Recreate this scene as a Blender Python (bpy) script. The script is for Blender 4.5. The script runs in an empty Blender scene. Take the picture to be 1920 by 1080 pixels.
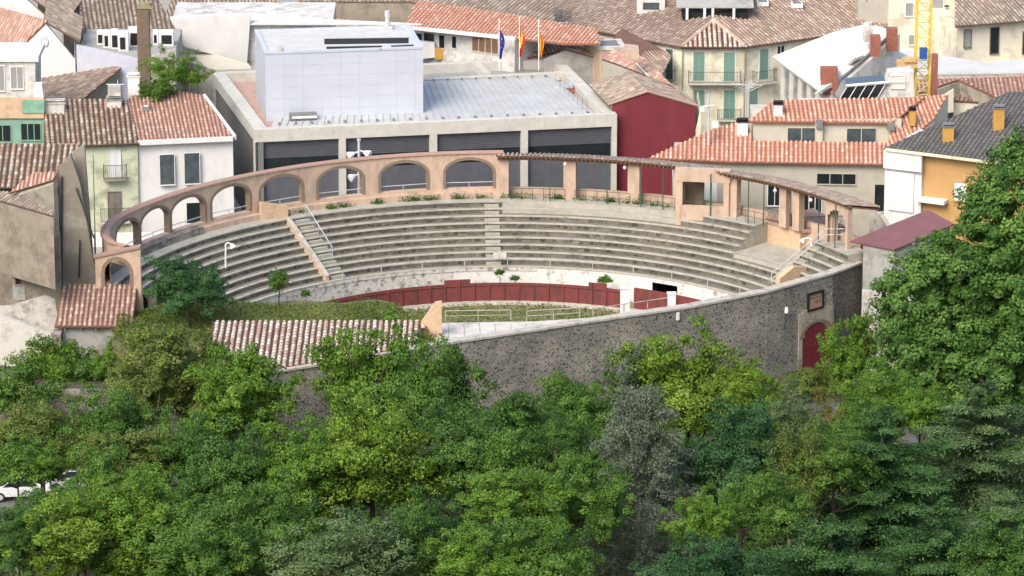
import bpy, math, random
import numpy as np
from mathutils import Vector as V3
random.seed(7)
R_=math.radians
# ------------------------------------------------------------------ camera
PITCH=16.0; DIST=330.0; FPX=8250.0
CAM=V3((0,-DIST*math.cos(R_(PITCH)),DIST*math.sin(R_(PITCH))))
FW=V3((0,math.cos(R_(PITCH)),-math.sin(R_(PITCH)))); UP=V3((0,math.sin(R_(PITCH)),math.cos(R_(PITCH))))
sc=bpy.context.scene
cd=bpy.data.cameras.new('camera'); cam=bpy.data.objects.new('camera',cd); sc.collection.objects.link(cam)
cam.location=CAM; cam.rotation_euler=(R_(90-PITCH),0,0)
cd.sensor_width=36; cd.lens=FPX/1920*36; cd.clip_start=1; cd.clip_end=3000
sc.camera=cam
# ------------------------------------------------------------------ light
SUN_EL,SUN_AZ=44,-122     # azimuth: direction the light comes from, degrees from +X
w=bpy.data.worlds.new('World'); sc.world=w; w.use_nodes=True
nt=w.node_tree; bg=nt.nodes['Background']; sky=nt.nodes.new('ShaderNodeTexSky')
sky.sky_type='NISHITA'; sky.sun_disc=False; sky.sun_elevation=R_(SUN_EL); sky.sun_rotation=R_(90-SUN_AZ)
sky.air_density=1.0; sky.dust_density=4.0; sky.ozone_density=0.6
nt.links.new(sky.outputs[0],bg.inputs[0]); bg.inputs[1].default_value=0.15
sl=bpy.data.lights.new('sun','SUN'); so=bpy.data.objects.new('sun',sl); sc.collection.objects.link(so)
sl.energy=.85; sl.angle=R_(28); sl.color=(1,.96,.9)
d=V3((math.cos(R_(SUN_AZ))*math.cos(R_(SUN_EL)),math.sin(R_(SUN_AZ))*math.cos(R_(SUN_EL)),math.sin(R_(SUN_EL))))
so.rotation_euler=d.to_track_quat('Z','Y').to_euler()
sc.view_settings.view_transform='Standard'; sc.view_settings.look='None'; sc.view_settings.gamma=1
sc.view_settings.exposure=.98
sc.cycles.max_bounces=5; sc.cycles.diffuse_bounces=3; sc.cycles.transparent_max_bounces=4
# ------------------------------------------------------------------ photo-to-world helpers
def ray(px,py): return FW+V3((1,0,0))*((px-960)/FPX)+UP*((540-py)/FPX)
def atz(px,py,z): d=ray(px,py); return CAM+d*((z-CAM.z)/d.z)
def aty(px,py,Y): d=ray(px,py); return CAM+d*((Y-CAM.y)/d.y)
def onp(px,py,P,N): d=ray(px,py); return CAM+d*((P-CAM).dot(N)/d.dot(N))
def proj(p): q=V3(p)-CAM; k=q.dot(FW); return 960+q.x/k*FPX, 540-q.dot(UP)/k*FPX
def sc_at(p): return FPX/(V3(p)-CAM).dot(FW)
# ------------------------------------------------------------------ mesh builder
class MB:
    def __init__(s): s.v=[]; s.f=[]; s.uv=[]; s.m=[]; s.mi=0
    def poly(s,pts,uv=None):
        n=len(s.v); s.v+= [tuple(p) for p in pts]; s.f.append(tuple(range(n,n+len(pts))))
        s.uv+= uv if uv else [(0,0)]*len(pts); s.m.append(s.mi)
    def ob(s,o,a,b,c):           # box from corner and three vectors
        o,a,b,c=V3(o),V3(a),V3(b),V3(c)
        if a.cross(b).dot(c)<0: a,b=b,a
        p=[o,o+a,o+a+b,o+b]; q=[x+c for x in p]
        s.poly(p[::-1]); s.poly(q)
        for i in range(4): j=(i+1)%4; s.poly([p[i],p[j],q[j],q[i]])
    def box(s,x0,y0,z0,x1,y1,z1): s.ob((x0,y0,z0),(x1-x0,0,0),(0,y1-y0,0),(0,0,z1-z0))
    def cbox(s,c,sx,sy,sz,ang=0):  # centred at base c
        u=V3((math.cos(ang),math.sin(ang),0)); v=V3((-u.y,u.x,0)); c=V3(c)
        s.ob(c-u*sx/2-v*sy/2,u*sx,v*sy,V3((0,0,sz)))
    def tube(s,a,b,r,n=6,r2=None,cap=True):
        a,b=V3(a),V3(b); r2=r if r2 is None else r2; d=(b-a)
        if d.length<1e-6: return
        d.normalize(); t=V3((0,0,1)) if abs(d.z)<.9 else V3((1,0,0)); u=d.cross(t).normalized(); v=d.cross(u)
        A=[a+(u*math.cos(k*2*math.pi/n)+v*math.sin(k*2*math.pi/n))*r for k in range(n)]
        B=[b+(u*math.cos(k*2*math.pi/n)+v*math.sin(k*2*math.pi/n))*r2 for k in range(n)]
        for k in range(n): j=(k+1)%n; s.poly([A[j],A[k],B[k],B[j]])
        if cap: s.poly(A); s.poly(B[::-1])
    def path(s,pts,r,n=5):
        for a,b in zip(pts,pts[1:]): s.tube(a,b,r,n)
    def prism(s,pts,z0,z1):
        p=[V3((x[0],x[1],z0)) for x in pts]; q=[V3((x[0],x[1],z1)) for x in pts]; n=len(p)
        s.poly(p[::-1]); s.poly(q)
        for i in range(n): j=(i+1)%n; s.poly([p[i],p[j],q[j],q[i]])
    def build(s,name,mats,parent=None,smooth=False):
        me=bpy.data.meshes.new(name); me.from_pydata(s.v,[],s.f)
        if not isinstance(mats,(list,tuple)): mats=[mats]
        for m in mats: me.materials.append(m)
        ul=me.uv_layers.new(name='UVMap'); ul.data.foreach_set('uv',np.array(s.uv,dtype=np.float32).ravel())
        me.polygons.foreach_set('material_index',s.m)
        if smooth: me.polygons.foreach_set('use_smooth',[True]*len(me.polygons))
        me.update(); o=bpy.data.objects.new(name,me); sc.collection.objects.link(o)
        if parent is not None: o.parent=parent; o.matrix_parent_inverse=parent.matrix_world.inverted() if False else __import__('mathutils').Matrix.Translation(-V3(parent.location))
        return o
def tag(o,label=None,cat=None,group=None,kind=None):
    if label: o['label']=label
    if cat: o['category']=cat
    if group: o['group']=group
    if kind: o['kind']=kind
    return o
def empty(name,loc,label=None,cat=None,group=None):
    o=bpy.data.objects.new(name,None); sc.collection.objects.link(o); o.location=loc
    return tag(o,label,cat,group)
# ------------------------------------------------------------------ materials
def nmat(name):
    m=bpy.data.materials.new(name); m.use_nodes=True; n=m.node_tree.nodes; l=m.node_tree.links
    return m,n,l,n['Principled BSDF']
def ramp(n,stops,interp='LINEAR'):
    r=n.new('ShaderNodeValToRGB'); r.color_ramp.interpolation=interp; e=r.color_ramp.elements
    e[0].position=stops[0][0]; e[0].color=(*stops[0][1],1); e[1].position=stops[1][0]; e[1].color=(*stops[1][1],1)
    for p,c in stops[2:]: x=e.new(p); x.color=(*c,1)
    return r
def mat(name,c,c2=None,scale=1.5,rough=.85,bump=0,metal=0,c3=None,s3=.3,stretch=(1,1,1),cut=(.35,.65),cut3=(.5,.62)):
    m,n,l,p=nmat(name); p.inputs['Roughness'].default_value=rough; p.inputs['Metallic'].default_value=metal
    c2=c2 or tuple(x*.82 for x in c)
    tc=n.new('ShaderNodeTexCoord'); mp=n.new('ShaderNodeMapping'); mp.inputs['Scale'].default_value=stretch
    l.new(tc.outputs['Object'],mp.inputs[0])
    nz=n.new('ShaderNodeTexNoise'); nz.inputs['Scale'].default_value=scale; nz.inputs['Detail'].default_value=6; nz.inputs['Roughness'].default_value=.65
    l.new(mp.outputs[0],nz.inputs['Vector'])
    r=ramp(n,[(cut[0],c),(cut[1],c2)]); l.new(nz.outputs[0],r.inputs[0]); out=r.outputs[0]
    if c3:
        n3=n.new('ShaderNodeTexNoise'); n3.inputs['Scale'].default_value=s3; n3.inputs['Detail'].default_value=8; n3.inputs['Roughness'].default_value=.7
        l.new(mp.outputs[0],n3.inputs['Vector']); r3=ramp(n,[(cut3[0],(0,0,0)),(cut3[1],(1,1,1))]); l.new(n3.outputs[0],r3.inputs[0])
        mx=n.new('ShaderNodeMix'); mx.data_type='RGBA'; l.new(r3.outputs[0],mx.inputs[0]); l.new(out,mx.inputs[6]); mx.inputs[7].default_value=(*c3,1); out=mx.outputs[2]
    l.new(out,p.inputs['Base Color'])
    if bump:
        b=n.new('ShaderNodeBump'); b.inputs['Strength'].default_value=bump; b.inputs['Distance'].default_value=.05; l.new(nz.outputs[0],b.inputs['Height']); l.new(b.outputs[0],p.inputs['Normal'])
    return m
def tilemat(name,cols,moss=(.25,.22,.18),amt=.5,rough=.9):
    """colour per tile from its column and course number"""
    m,n,l,p=nmat(name); p.inputs['Roughness'].default_value=rough
    uv=n.new('ShaderNodeUVMap'); fl=n.new('ShaderNodeVectorMath'); fl.operation='FLOOR'; l.new(uv.outputs[0],fl.inputs[0])
    wn=n.new('ShaderNodeTexWhiteNoise'); wn.noise_dimensions='2D'; l.new(fl.outputs[0],wn.inputs['Vector'])
    k=len(cols); r=ramp(n,[(i/k,c) for i,c in enumerate(cols)],'CONSTANT'); l.new(wn.outputs[0],r.inputs[0])
    tc=n.new('ShaderNodeTexCoord'); nz=n.new('ShaderNodeTexNoise'); nz.inputs['Scale'].default_value=.7; nz.inputs['Detail'].default_value=8; nz.inputs['Roughness'].default_value=.7
    l.new(tc.outputs['Object'],nz.inputs['Vector']); r2=ramp(n,[(.42,(0,0,0)),(.68,(amt,)*3)]); l.new(nz.outputs[0],r2.inputs[0])
    mx=n.new('ShaderNodeMix'); mx.data_type='RGBA'; l.new(r2.outputs[0],mx.inputs[0]); l.new(r.outputs[0],mx.inputs[6]); mx.inputs[7].default_value=(*moss,1)
    l.new(mx.outputs[2],p.inputs['Base Color']); return m
def stonemat(name,cols,mortar,scale=3.2,bump=.6,stretch=(1,1,1.3),mw=.07):
    m,n,l,p=nmat(name); p.inputs['Roughness'].default_value=.95
    tc=n.new('ShaderNodeTexCoord'); mp=n.new('ShaderNodeMapping'); mp.inputs['Scale'].default_value=stretch; l.new(tc.outputs['Object'],mp.inputs[0])
    nz=n.new('ShaderNodeTexNoise'); nz.inputs['Scale'].default_value=2.; l.new(mp.outputs[0],nz.inputs['Vector'])
    ad=n.new('ShaderNodeMix'); ad.data_type='RGBA'; ad.blend_type='LINEAR_LIGHT'; ad.inputs[0].default_value=.12; l.new(mp.outputs[0],ad.inputs[6]); l.new(nz.outputs[1],ad.inputs[7])
    v=n.new('ShaderNodeTexVoronoi'); v.inputs['Scale'].default_value=scale; l.new(ad.outputs[2],v.inputs['Vector'])
    ve=n.new('ShaderNodeTexVoronoi'); ve.feature='DISTANCE_TO_EDGE'; ve.inputs['Scale'].default_value=scale; l.new(ad.outputs[2],ve.inputs['Vector'])
    sp=n.new('ShaderNodeSeparateColor'); l.new(v.outputs['Color'],sp.inputs[0])
    k=len(cols); r=ramp(n,[(i/k,c) for i,c in enumerate(cols)],'CONSTANT'); l.new(sp.outputs[0],r.inputs[0])
    r2=ramp(n,[(mw*.5,(0,0,0)),(mw,(1,1,1))]); l.new(ve.outputs[0],r2.inputs[0])
    n4=n.new('ShaderNodeTexNoise'); n4.inputs['Scale'].default_value=.35; n4.inputs['Detail'].default_value=6; l.new(mp.outputs[0],n4.inputs['Vector'])
    r4=ramp(n,[(.4,(.75,.75,.75)),(.65,(1.25,1.2,1.15))]); l.new(n4.outputs[0],r4.inputs[0])
    mx=n.new('ShaderNodeMix'); mx.data_type='RGBA'; l.new(r2.outputs[0],mx.inputs[0]); mx.inputs[6].default_value=(*mortar,1); l.new(r.outputs[0],mx.inputs[7])
    m2=n.new('ShaderNodeMix'); m2.data_type='RGBA'; m2.blend_type='MULTIPLY'; m2.inputs[0].default_value=1; l.new(mx.outputs[2],m2.inputs[6]); l.new(r4.outputs[0],m2.inputs[7])
    l.new(m2.outputs[2],p.inputs['Base Color'])
    b=n.new('ShaderNodeBump'); b.inputs['Strength'].default_value=bump; b.inputs['Distance'].default_value=.08; l.new(r2.outputs[0],b.inputs['Height']); l.new(b.outputs[0],p.inputs['Normal'])
    return m
M={}
def mm(k,*a,**kw): M[k]=mat(k,*a,**kw)
mm('salmon',(.54,.4,.3),(.46,.335,.25),scale=1.6,c3=(.33,.26,.2),s3=.8,cut3=(.5,.72),bump=.2,stretch=(1,1,.4))
mm('ochre_plaster',(.60,.43,.28),(.53,.37,.24),c3=(.45,.33,.2),s3=.8)
mm('arch_trim',(.25,.185,.135),(.18,.135,.1),scale=6)
mm('coping_red',(.38,.24,.185),(.3,.2,.16),scale=5)
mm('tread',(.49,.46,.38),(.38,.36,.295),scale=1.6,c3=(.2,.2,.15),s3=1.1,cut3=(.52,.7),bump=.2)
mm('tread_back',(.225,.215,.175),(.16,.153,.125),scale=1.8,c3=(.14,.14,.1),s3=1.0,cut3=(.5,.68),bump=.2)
mm('conc_light',(.42,.40,.34),(.34,.33,.28),scale=1.5,c3=(.24,.24,.19),s3=.9,cut3=(.5,.75))
M['riser']=stonemat('riser',[(.1,.098,.08),(.14,.135,.11),(.11,.092,.078),(.175,.168,.138),(.06,.06,.05),(.125,.12,.098)],(.16,.155,.13),scale=2.4,bump=.3,stretch=(1,1,1.2))
mm('white_peel',(.72,.71,.68),(.62,.61,.57),scale=2,c3=(.3,.28,.24),s3=1.3,cut3=(.55,.64))
mm('white_peel_old',(.6,.59,.55),(.5,.48,.44),scale=3,c3=(.2,.18,.15),s3=2.2,cut3=(.5,.6))
mm('barrier_red',(.2,.045,.04),(.14,.035,.032),scale=3,c3=(.1,.04,.035),s3=1.2,stretch=(1,1,.5))
mm('door_red',(.16,.014,.022),(.12,.012,.018),scale=3)
mm('kerb',(.5,.48,.42),(.38,.36,.3),scale=2.5)
mm('arena_sand',(.17,.165,.085),(.26,.22,.13),scale=1.2,c3=(.12,.14,.05),s3=.7)
mm('terrace',(.6,.58,.52),(.5,.48,.43),scale=1.5,c3=(.36,.35,.3),s3=.8)
M['stone_dark']=stonemat('stone_dark',[(.17,.165,.145),(.12,.117,.105),(.22,.21,.185),(.06,.06,.055),(.19,.18,.155),(.25,.24,.21),(.1,.098,.088),(.16,.15,.125)],(.3,.285,.245),scale=4.8,mw=.13,bump=.6)
M['stone_shaded']=stonemat('stone_shaded',[(.09,.09,.08),(.13,.125,.11),(.065,.065,.06),(.16,.15,.13)],(.13,.125,.11),scale=5.2,mw=.09)  # same stone, shade of the right-facing wall end painted into its colours
M['rubble']=stonemat('rubble',[(.2,.19,.17),(.14,.13,.12),(.27,.25,.22)],(.22,.2,.17),scale=2.2,mw=.09)
mm('coping_white',(.5,.47,.4),(.4,.375,.32),scale=3,c3=(.25,.235,.19),s3=1.4,cut3=(.5,.66))
mm('white',(.7,.7,.69),(.63,.63,.615),scale=1.0,c3=(.52,.51,.48),s3=.5,cut3=(.55,.8),stretch=(1,1,.4))
mm('white_dirty',(.62,.61,.58),(.52,.51,.47),scale=1.2,c3=(.35,.34,.3),s3=.7)
mm('cream',(.72,.7,.54),(.66,.63,.48),scale=.8,c3=(.5,.47,.35),s3=.4)
mm('cream2',(.72,.68,.53),(.66,.61,.48),scale=.8,c3=(.5,.46,.36),s3=.5)
mm('pale_green',(.55,.58,.43),(.5,.53,.39),scale=1,c3=(.3,.32,.22),s3=.5)
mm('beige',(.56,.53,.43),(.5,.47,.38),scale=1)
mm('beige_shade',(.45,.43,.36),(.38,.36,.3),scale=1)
mm('grey_render',(.27,.24,.19),(.21,.18,.145),scale=1,c3=(.33,.31,.26),s3=.5,bump=.2)
mm('old_render',(.29,.25,.19),(.22,.19,.145),scale=.9,c3=(.15,.125,.1),s3=.45,cut3=(.5,.68),bump=.3)
mm('old_render_light',(.4,.36,.29),(.31,.28,.22),scale=1.2,c3=(.2,.17,.13),s3=.6)
mm('grey_wall',(.36,.36,.34),(.3,.3,.28),scale=1.2,c3=(.23,.23,.2),s3=.6)
mm('whitewash',(.6,.58,.53),(.47,.45,.41),scale=1.5,c3=(.3,.28,.25),s3=1.2)
mm('whitewash_low',(.62,.59,.53),(.55,.52,.47),scale=1.5,c3=(.42,.4,.36),s3=.5)
mm('red_wall',(.165,.018,.03),(.135,.016,.025),scale=1.2,c3=(.2,.045,.05),s3=.5,cut3=(.5,.75),stretch=(1,1,.35))
mm('orange_wall',(.5,.305,.125),(.45,.27,.105),scale=1)
mm('ochre_wall',(.5,.29,.07),(.45,.25,.06))
mm('blue_wall',(.56,.58,.65),(.48,.5,.58),scale=1)
mm('concrete',(.55,.54,.48),(.47,.46,.41),scale=1.2,c3=(.36,.35,.3),s3=.9,cut3=(.55,.75))
mm('block_white',(.5,.54,.6),(.46,.5,.56),scale=.5,rough=.5)
mm('block_top',(.54,.55,.54),(.46,.47,.46),scale=.8)
mm('seam_metal',(.48,.5,.5),(.39,.41,.41),scale=.7,rough=.5,c3=(.42,.42,.4),s3=.5)
mm('deck_pink',(.5,.33,.27),(.4,.27,.22),scale=1.5,c3=(.36,.32,.28),s3=.5)
mm('deck_grey',(.33,.34,.33),(.26,.27,.26))
mm('slat_dark',(.105,.11,.125),(.085,.09,.105),rough=.5)
mm('slat_grey',(.2,.205,.205),(.15,.155,.155),rough=.6,stretch=(1,1,.05),scale=5)
mm('glass',(.02,.028,.032),(.012,.017,.02),rough=.15)
mm('glass_grey',(.09,.11,.12),(.05,.065,.07),rough=.2)
mm('black',(.012,.012,.012),(.008,.008,.008))
mm('shutter_green',(.19,.32,.26),(.15,.27,.22),stretch=(.1,.1,8),scale=3)
mm('shutter_green_dark',(.08,.15,.11),(.06,.12,.09))
mm('shutter_white',(.68,.69,.71),(.58,.59,.61),stretch=(.1,.1,10),scale=3)
mm('shutter_grey',(.3,.31,.3),(.24,.25,.24),stretch=(.1,.1,8),scale=3)
mm('wood',(.22,.13,.07),(.16,.09,.05),stretch=(1,1,.3),scale=5)
mm('wood_grey',(.2,.17,.14),(.14,.12,.1))
mm('iron',(.05,.06,.055),(.035,.04,.04),rough=.5)
mm('green_metal',(.05,.12,.08),(.04,.09,.065),rough=.5)
mm('galv',(.5,.51,.52),(.42,.43,.44),rough=.45)
mm('white_metal',(.78,.78,.78),(.7,.7,.7),rough=.4)
mm('brick_red',(.32,.12,.08),(.22,.085,.06),scale=5)
mm('brick_old',(.19,.13,.095),(.14,.1,.075),scale=4,c3=(.11,.1,.07),s3=1.2)
mm('yellow_paint',(.72,.5,.06),(.62,.42,.05))
mm('pale_yellow',(.72,.66,.25),(.65,.6,.22))
mm('blue_box',(.03,.09,.3),(.025,.07,.25))
mm('turq',(.22,.36,.28),(.17,.3,.23))
mm('green_panel',(.25,.42,.32),(.12,.3,.18))
mm('ground_dirt',(.09,.085,.05),(.06,.065,.035),scale=.6,c3=(.04,.055,.02),s3=.15)
mm('asphalt',(.15,.148,.14),(.115,.113,.108))
mm('pavement',(.34,.32,.29),(.28,.27,.24))
mm('grass_mound',(.095,.12,.04),(.15,.14,.06),scale=1)
mm('bark',(.09,.07,.05),(.05,.04,.03),stretch=(1,1,.3),scale=6)
mm('bark_pale',(.2,.17,.12),(.14,.12,.085),stretch=(1,1,.3),scale=6)
mm('twig_grey',(.33,.325,.3),(.15,.145,.13),scale=5)
mm('white_sheet',(.62,.62,.6),(.54,.54,.53),scale=.6,c3=(.6,.6,.57),s3=.5)
mm('car_white',(.75,.76,.78),(.72,.73,.75),rough=.25)
mm('car_silver',(.45,.47,.48),(.42,.44,.45),rough=.25)
mm('rubber',(.02,.02,.02)); mm('lamp_glass',(.75,.74,.7),rough=.2)
mm('maroon_roof',(.19,.085,.09),(.155,.07,.075),scale=1,stretch=(1,1,.2))
mm('insulation',(.62,.6,.55),(.52,.5,.45))
mm('plaque',(.42,.29,.2),(.36,.22,.13),scale=4)
T={}
T['old']=tilemat('old_tiles',[(.3,.24,.19),(.39,.325,.26),(.25,.195,.155),(.34,.27,.215),(.22,.175,.14),(.44,.38,.31),(.33,.235,.185)],(.22,.2,.145),.65)
T['old_pan']=mat('old_tile_pans',(.15,.1,.075),(.11,.08,.06),scale=2)
T['pink']=tilemat('pink_tiles',[(.44,.285,.225),(.5,.34,.27),(.38,.24,.185),(.54,.42,.34),(.43,.27,.205),(.35,.24,.195)],(.4,.26,.19),.4)
T['pink_pan']=mat('pink_tile_pans',(.27,.12,.085),(.21,.1,.07),scale=2)
T['orange']=tilemat('orange_tiles',[(.54,.295,.205),(.6,.36,.265),(.5,.265,.185),(.66,.47,.37),(.55,.31,.215),(.58,.37,.28)],(.48,.25,.16),.35)
T['orange_pan']=mat('orange_tile_pans',(.34,.14,.085),(.28,.12,.075),scale=2)
T['cream']=tilemat('bleached_tiles',[(.58,.49,.39),(.66,.58,.47),(.48,.35,.27),(.7,.63,.53),(.5,.33,.25),(.62,.51,.41)],(.36,.29,.22),.3)
T['cream_pan']=mat('bleached_tile_pans',(.1,.045,.035),(.07,.035,.028),scale=2)
T['brown']=tilemat('brown_tiles',[(.36,.27,.19),(.46,.37,.28),(.26,.18,.13),(.5,.43,.34),(.3,.19,.14),(.4,.28,.2)],(.16,.12,.09),.5)
T['brown_pan']=mat('brown_tile_pans',(.09,.065,.05),(.06,.045,.035),scale=2)
T['mid']=tilemat('weathered_tiles',[(.34,.26,.205),(.41,.33,.265),(.29,.22,.175),(.37,.28,.225),(.25,.2,.16),(.46,.39,.32)],(.3,.23,.17),.6)
T['mid_pan']=mat('weathered_tile_pans',(.2,.11,.08),(.15,.085,.06),scale=2)
T['slate']=tilemat('dark_concrete_tiles',[(.13,.125,.12),(.16,.15,.14),(.11,.105,.1),(.145,.13,.12)],(.19,.17,.14),.3)
T['slate_pan']=mat('dark_tile_pans',(.07,.068,.068))
T['shed']=tilemat('shed_tiles',[(.44,.29,.215),(.52,.37,.285),(.38,.24,.18),(.56,.45,.36),(.42,.265,.2),(.34,.23,.18)],(.3,.21,.16),.4)
T['shed_pan']=mat('shed_tile_pans',(.2,.1,.075),(.15,.08,.06),scale=2)
# ------------------------------------------------------------------ roofs and walls
def pl(poly):
    n=(V3(poly[1])-V3(poly[0])).cross(V3(poly[2])-V3(poly[0])).normalized()
    return n if n.z>0 else -n
def tiles(mb,poly,sp=.34,tl=.45,h=.1,steps=False,seed=0,over=.0,run=None):
    poly=[V3(p) for p in poly]; n=pl(poly); e=n.cross(V3((0,0,1)))
    if run is not None: r_=V3(run); r_=r_-n*r_.dot(n); e=n.cross(r_)
    if e.length<1e-3: e=V3((1,0,0))
    e.normalize(); s=n.cross(e); s=s if s.z>=0 else -s
    o=poly[0]; P=[((p-o).dot(e),(p-o).dot(s)) for p in poly]
    a0=min(p[0] for p in P); a1=max(p[0] for p in P); rr=random.Random(seed)
    N=len(P); k0=math.ceil(a0/sp+.2); k1=math.floor(a1/sp-.2)
    prof=[(math.cos(t),math.sin(t)) for t in (math.pi,math.pi*.72,math.pi*.5,math.pi*.28,0)]
    uo=seed*37
    for k in range(k0,k1+1):
        a=k*sp; bs=[]
        for i in range(N):
            (x0,y0),(x1,y1)=P[i],P[(i+1)%N]
            if (x0<=a)!=(x1<=a): bs.append(y0+(y1-y0)*(a-x0)/(x1-x0))
        if len(bs)<2: continue
        b0,b1=min(bs)-over,max(bs); hw=sp*.34*rr.uniform(.9,1.06); aj=a+rr.uniform(-.02,.02)
        segs=[]
        if steps:
            b=b0
            while b<b1-.05: segs.append((b,min(b+tl,b1),.03)); b+=tl
        else: segs=[(b0,b1,0)]
        for q,(c0,c1,lift) in enumerate(segs):
            dj=rr.uniform(-.012,.012)
            A=[o+e*(aj+dj+x*hw)+s*c0+n*(y*h+lift) for x,y in prof]; B=[o+e*(aj+dj+x*hw*.93)+s*c1+n*(y*h) for x,y in prof]
            v0,v1=c0/tl+.02,c1/tl-.02
            if steps: v0=v1=q+.5
            for i in range(4): mb.poly([A[i+1],A[i],B[i],B[i+1]],[(k+.5+uo,v0),(k+.5+uo,v0),(k+.5+uo,v1),(k+.5+uo,v1)])
            if q==0: mb.poly(A,[(k+.5+uo,v0)]*5)
def slab(mb,poly,t=.14):
    poly=[V3(p) for p in poly]; n=pl(poly)
    if (poly[1]-poly[0]).cross(poly[2]-poly[0]).dot(n)<0: poly=poly[::-1]
    q=[p-n*t for p in poly]; mb.poly(poly); mb.poly(q[::-1]); N=len(poly)
    for i in range(N): j=(i+1)%N; mb.poly([q[i],q[j],poly[j],poly[i]])
def grow(poly,o):
    poly=[V3(p) for p in poly]; n=pl(poly); N=len(poly); c=sum(poly,V3((0,0,0)))/N; out=[]
    L=[]
    for i in range(N):
        d=(poly[(i+1)%N]-poly[i]).normalized(); m=d.cross(n)
        if m.dot((poly[i]+poly[(i+1)%N])/2-c)<0: m=-m
        L.append((d,m))
    for i in range(N):
        d0,m0=L[i-1]; d1,m1=L[i]; den=1+m0.dot(m1)
        out.append(poly[i]+(m0+m1)*(o/max(den,.3)))
    return out
def roof(parent,poly,t='old',over=.3,sp=.34,steps=False,seed=None,name='roof',tl=.45,h=.1,thick=.14,run=None):
    mb=MB(); g=grow(poly,over) if over else poly
    seed=random.randint(1,99) if seed is None else seed
    mb.mi=1; slab(mb,g,thick); mb.mi=0; tiles(mb,g,sp,tl,h,steps,seed,run=run)
    return mb.build(name,[T[t],T[t+'_pan']],parent)
def ridge(mb,a,b,r=.14,n=None):
    a,b=V3(a),V3(b); L=(b-a).length; k=max(1,int(L/.45)); d=(b-a)/k
    for i in range(k):
        rr=r*random.uniform(.92,1.08); mb.tube(a+d*i+V3((0,0,.03)),a+d*(i+1)+V3((0,0,.03)),rr,6,rr*.9)
        for j in range(-24,0): mb.uv[j]=(i+.5+n if n else i+.5,3.5)
def flatroof(parent,poly,m,over=.1,t=.15,name='roof'):
    mb=MB(); slab(mb,grow(poly,over) if over else poly,t); return mb.build(name,m,parent)
def skirt(parent,poly,z0,m,name='wall',drop=.02,edges=None):
    mb=MB(); poly=[V3(p) for p in poly]; N=len(poly)
    if sum((poly[i].x*poly[(i+1)%N].y-poly[(i+1)%N].x*poly[i].y) for i in range(N))<0: poly=poly[::-1]
    tp=[p-V3((0,0,drop+.14)) for p in poly]
    for i in range(N):
        j=(i+1)%N; mb.poly([(poly[i].x,poly[i].y,z0),(poly[j].x,poly[j].y,z0),tp[j],tp[i]])
    mb.poly(tp); mb.poly([(p.x,p.y,z0) for p in poly][::-1])
    return mb.build(name,m,parent)
class Face:
    """a vertical wall face through P and Q"""
    def __init__(s,P,Q):
        s.P=V3(P); s.U=(V3((Q[0],Q[1],0))-V3((P[0],P[1],0))).normalized(); s.N=s.U.cross(V3((0,0,1)))
        if s.N.y>0 and abs(s.N.y)>.02: s.N=-s.N
    def at(s,px,py): return onp(px,py,s.P,s.N)
    def rect(s,x0,y0,x1,y1):
        c=s.at((x0+x1)/2,(y0+y1)/2); a=s.at(x0,(y0+y1)/2); b=s.at(x1,(y0+y1)/2)
        t=s.at((x0+x1)/2,y0).z; z=s.at((x0+x1)/2,y1).z
        u0=(a-s.P).dot(s.U); u1=(b-s.P).dot(s.U)
        if u0>u1: u0,u1=u1,u0
        return u0,u1,z,t
    def pt(s,u,z,o=0): p=s.P+s.U*u+s.N*o; return V3((p.x,p.y,z))
    def bx(s,mb,u0,u1,z0,z1,o0,o1): mb.ob(s.pt(u0,z0,o0),s.U*(u1-u0),s.N*(o1-o0),V3((0,0,z1-z0)))
def window(root,face,r,pane='glass',frame='white',name='window',mull=1,fw=.07,sill=True,cross=False):
    u0,u1,z0,z1=face.rect(*r); mb=MB(); b=face.bx
    b(mb,u0-fw,u0,z0-fw,z1+fw,-.05,.07); b(mb,u1,u1+fw,z0-fw,z1+fw,-.05,.07)
    b(mb,u0,u1,z1,z1+fw,-.05,.065); b(mb,u0-(.06 if sill else 0),u1+(.06 if sill else 0),z0-fw-.02,z0,-.05,.13 if sill else .065)
    for i in range(mull):
        u=u0+(u1-u0)*(i+1)/(mull+1); b(mb,u-.03,u+.03,z0,z1,-.02,.05)
    if cross: b(mb,u0,u1,(z0+z1)/2-.02,(z0+z1)/2+.02,-.02,.048)
    f=mb.build(name,M[frame],root); mb=MB(); b(mb,u0,u1,z0,z1,-.04,.02); mb.build('pane',M[pane],f); return f
def shutters(root,face,r,m='shutter_green',frame='white'):
    u0,u1,z0,z1=face.rect(*r); mb=MB(); b=face.bx
    b(mb,u0-.08,u0,z0,z1+.08,-.02,.06); b(mb,u1,u1+.08,z0,z1+.08,-.02,.06); b(mb,u0,u1,z1,z1+.08,-.02,.055)
    f=mb.build('window',M[frame],root); mb=MB(); c=(u0+u1)/2
    for a0,a1 in ((u0,c-.02),(c+.02,u1)):
        b(mb,a0,a1,z0,z1,-.02,.03); b(mb,a0,a0+.06,z0,z1,.03,.05); b(mb,a1-.06,a1,z0,z1,.03,.05)
        k=int((z1-z0)/.12)
        for i in range(k): b(mb,a0+.06,a1-.06,z0+.12*i+.02,z0+.12*i+.08,.03,.045)
    mb.build('shutter',M[m],f); return f
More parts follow.
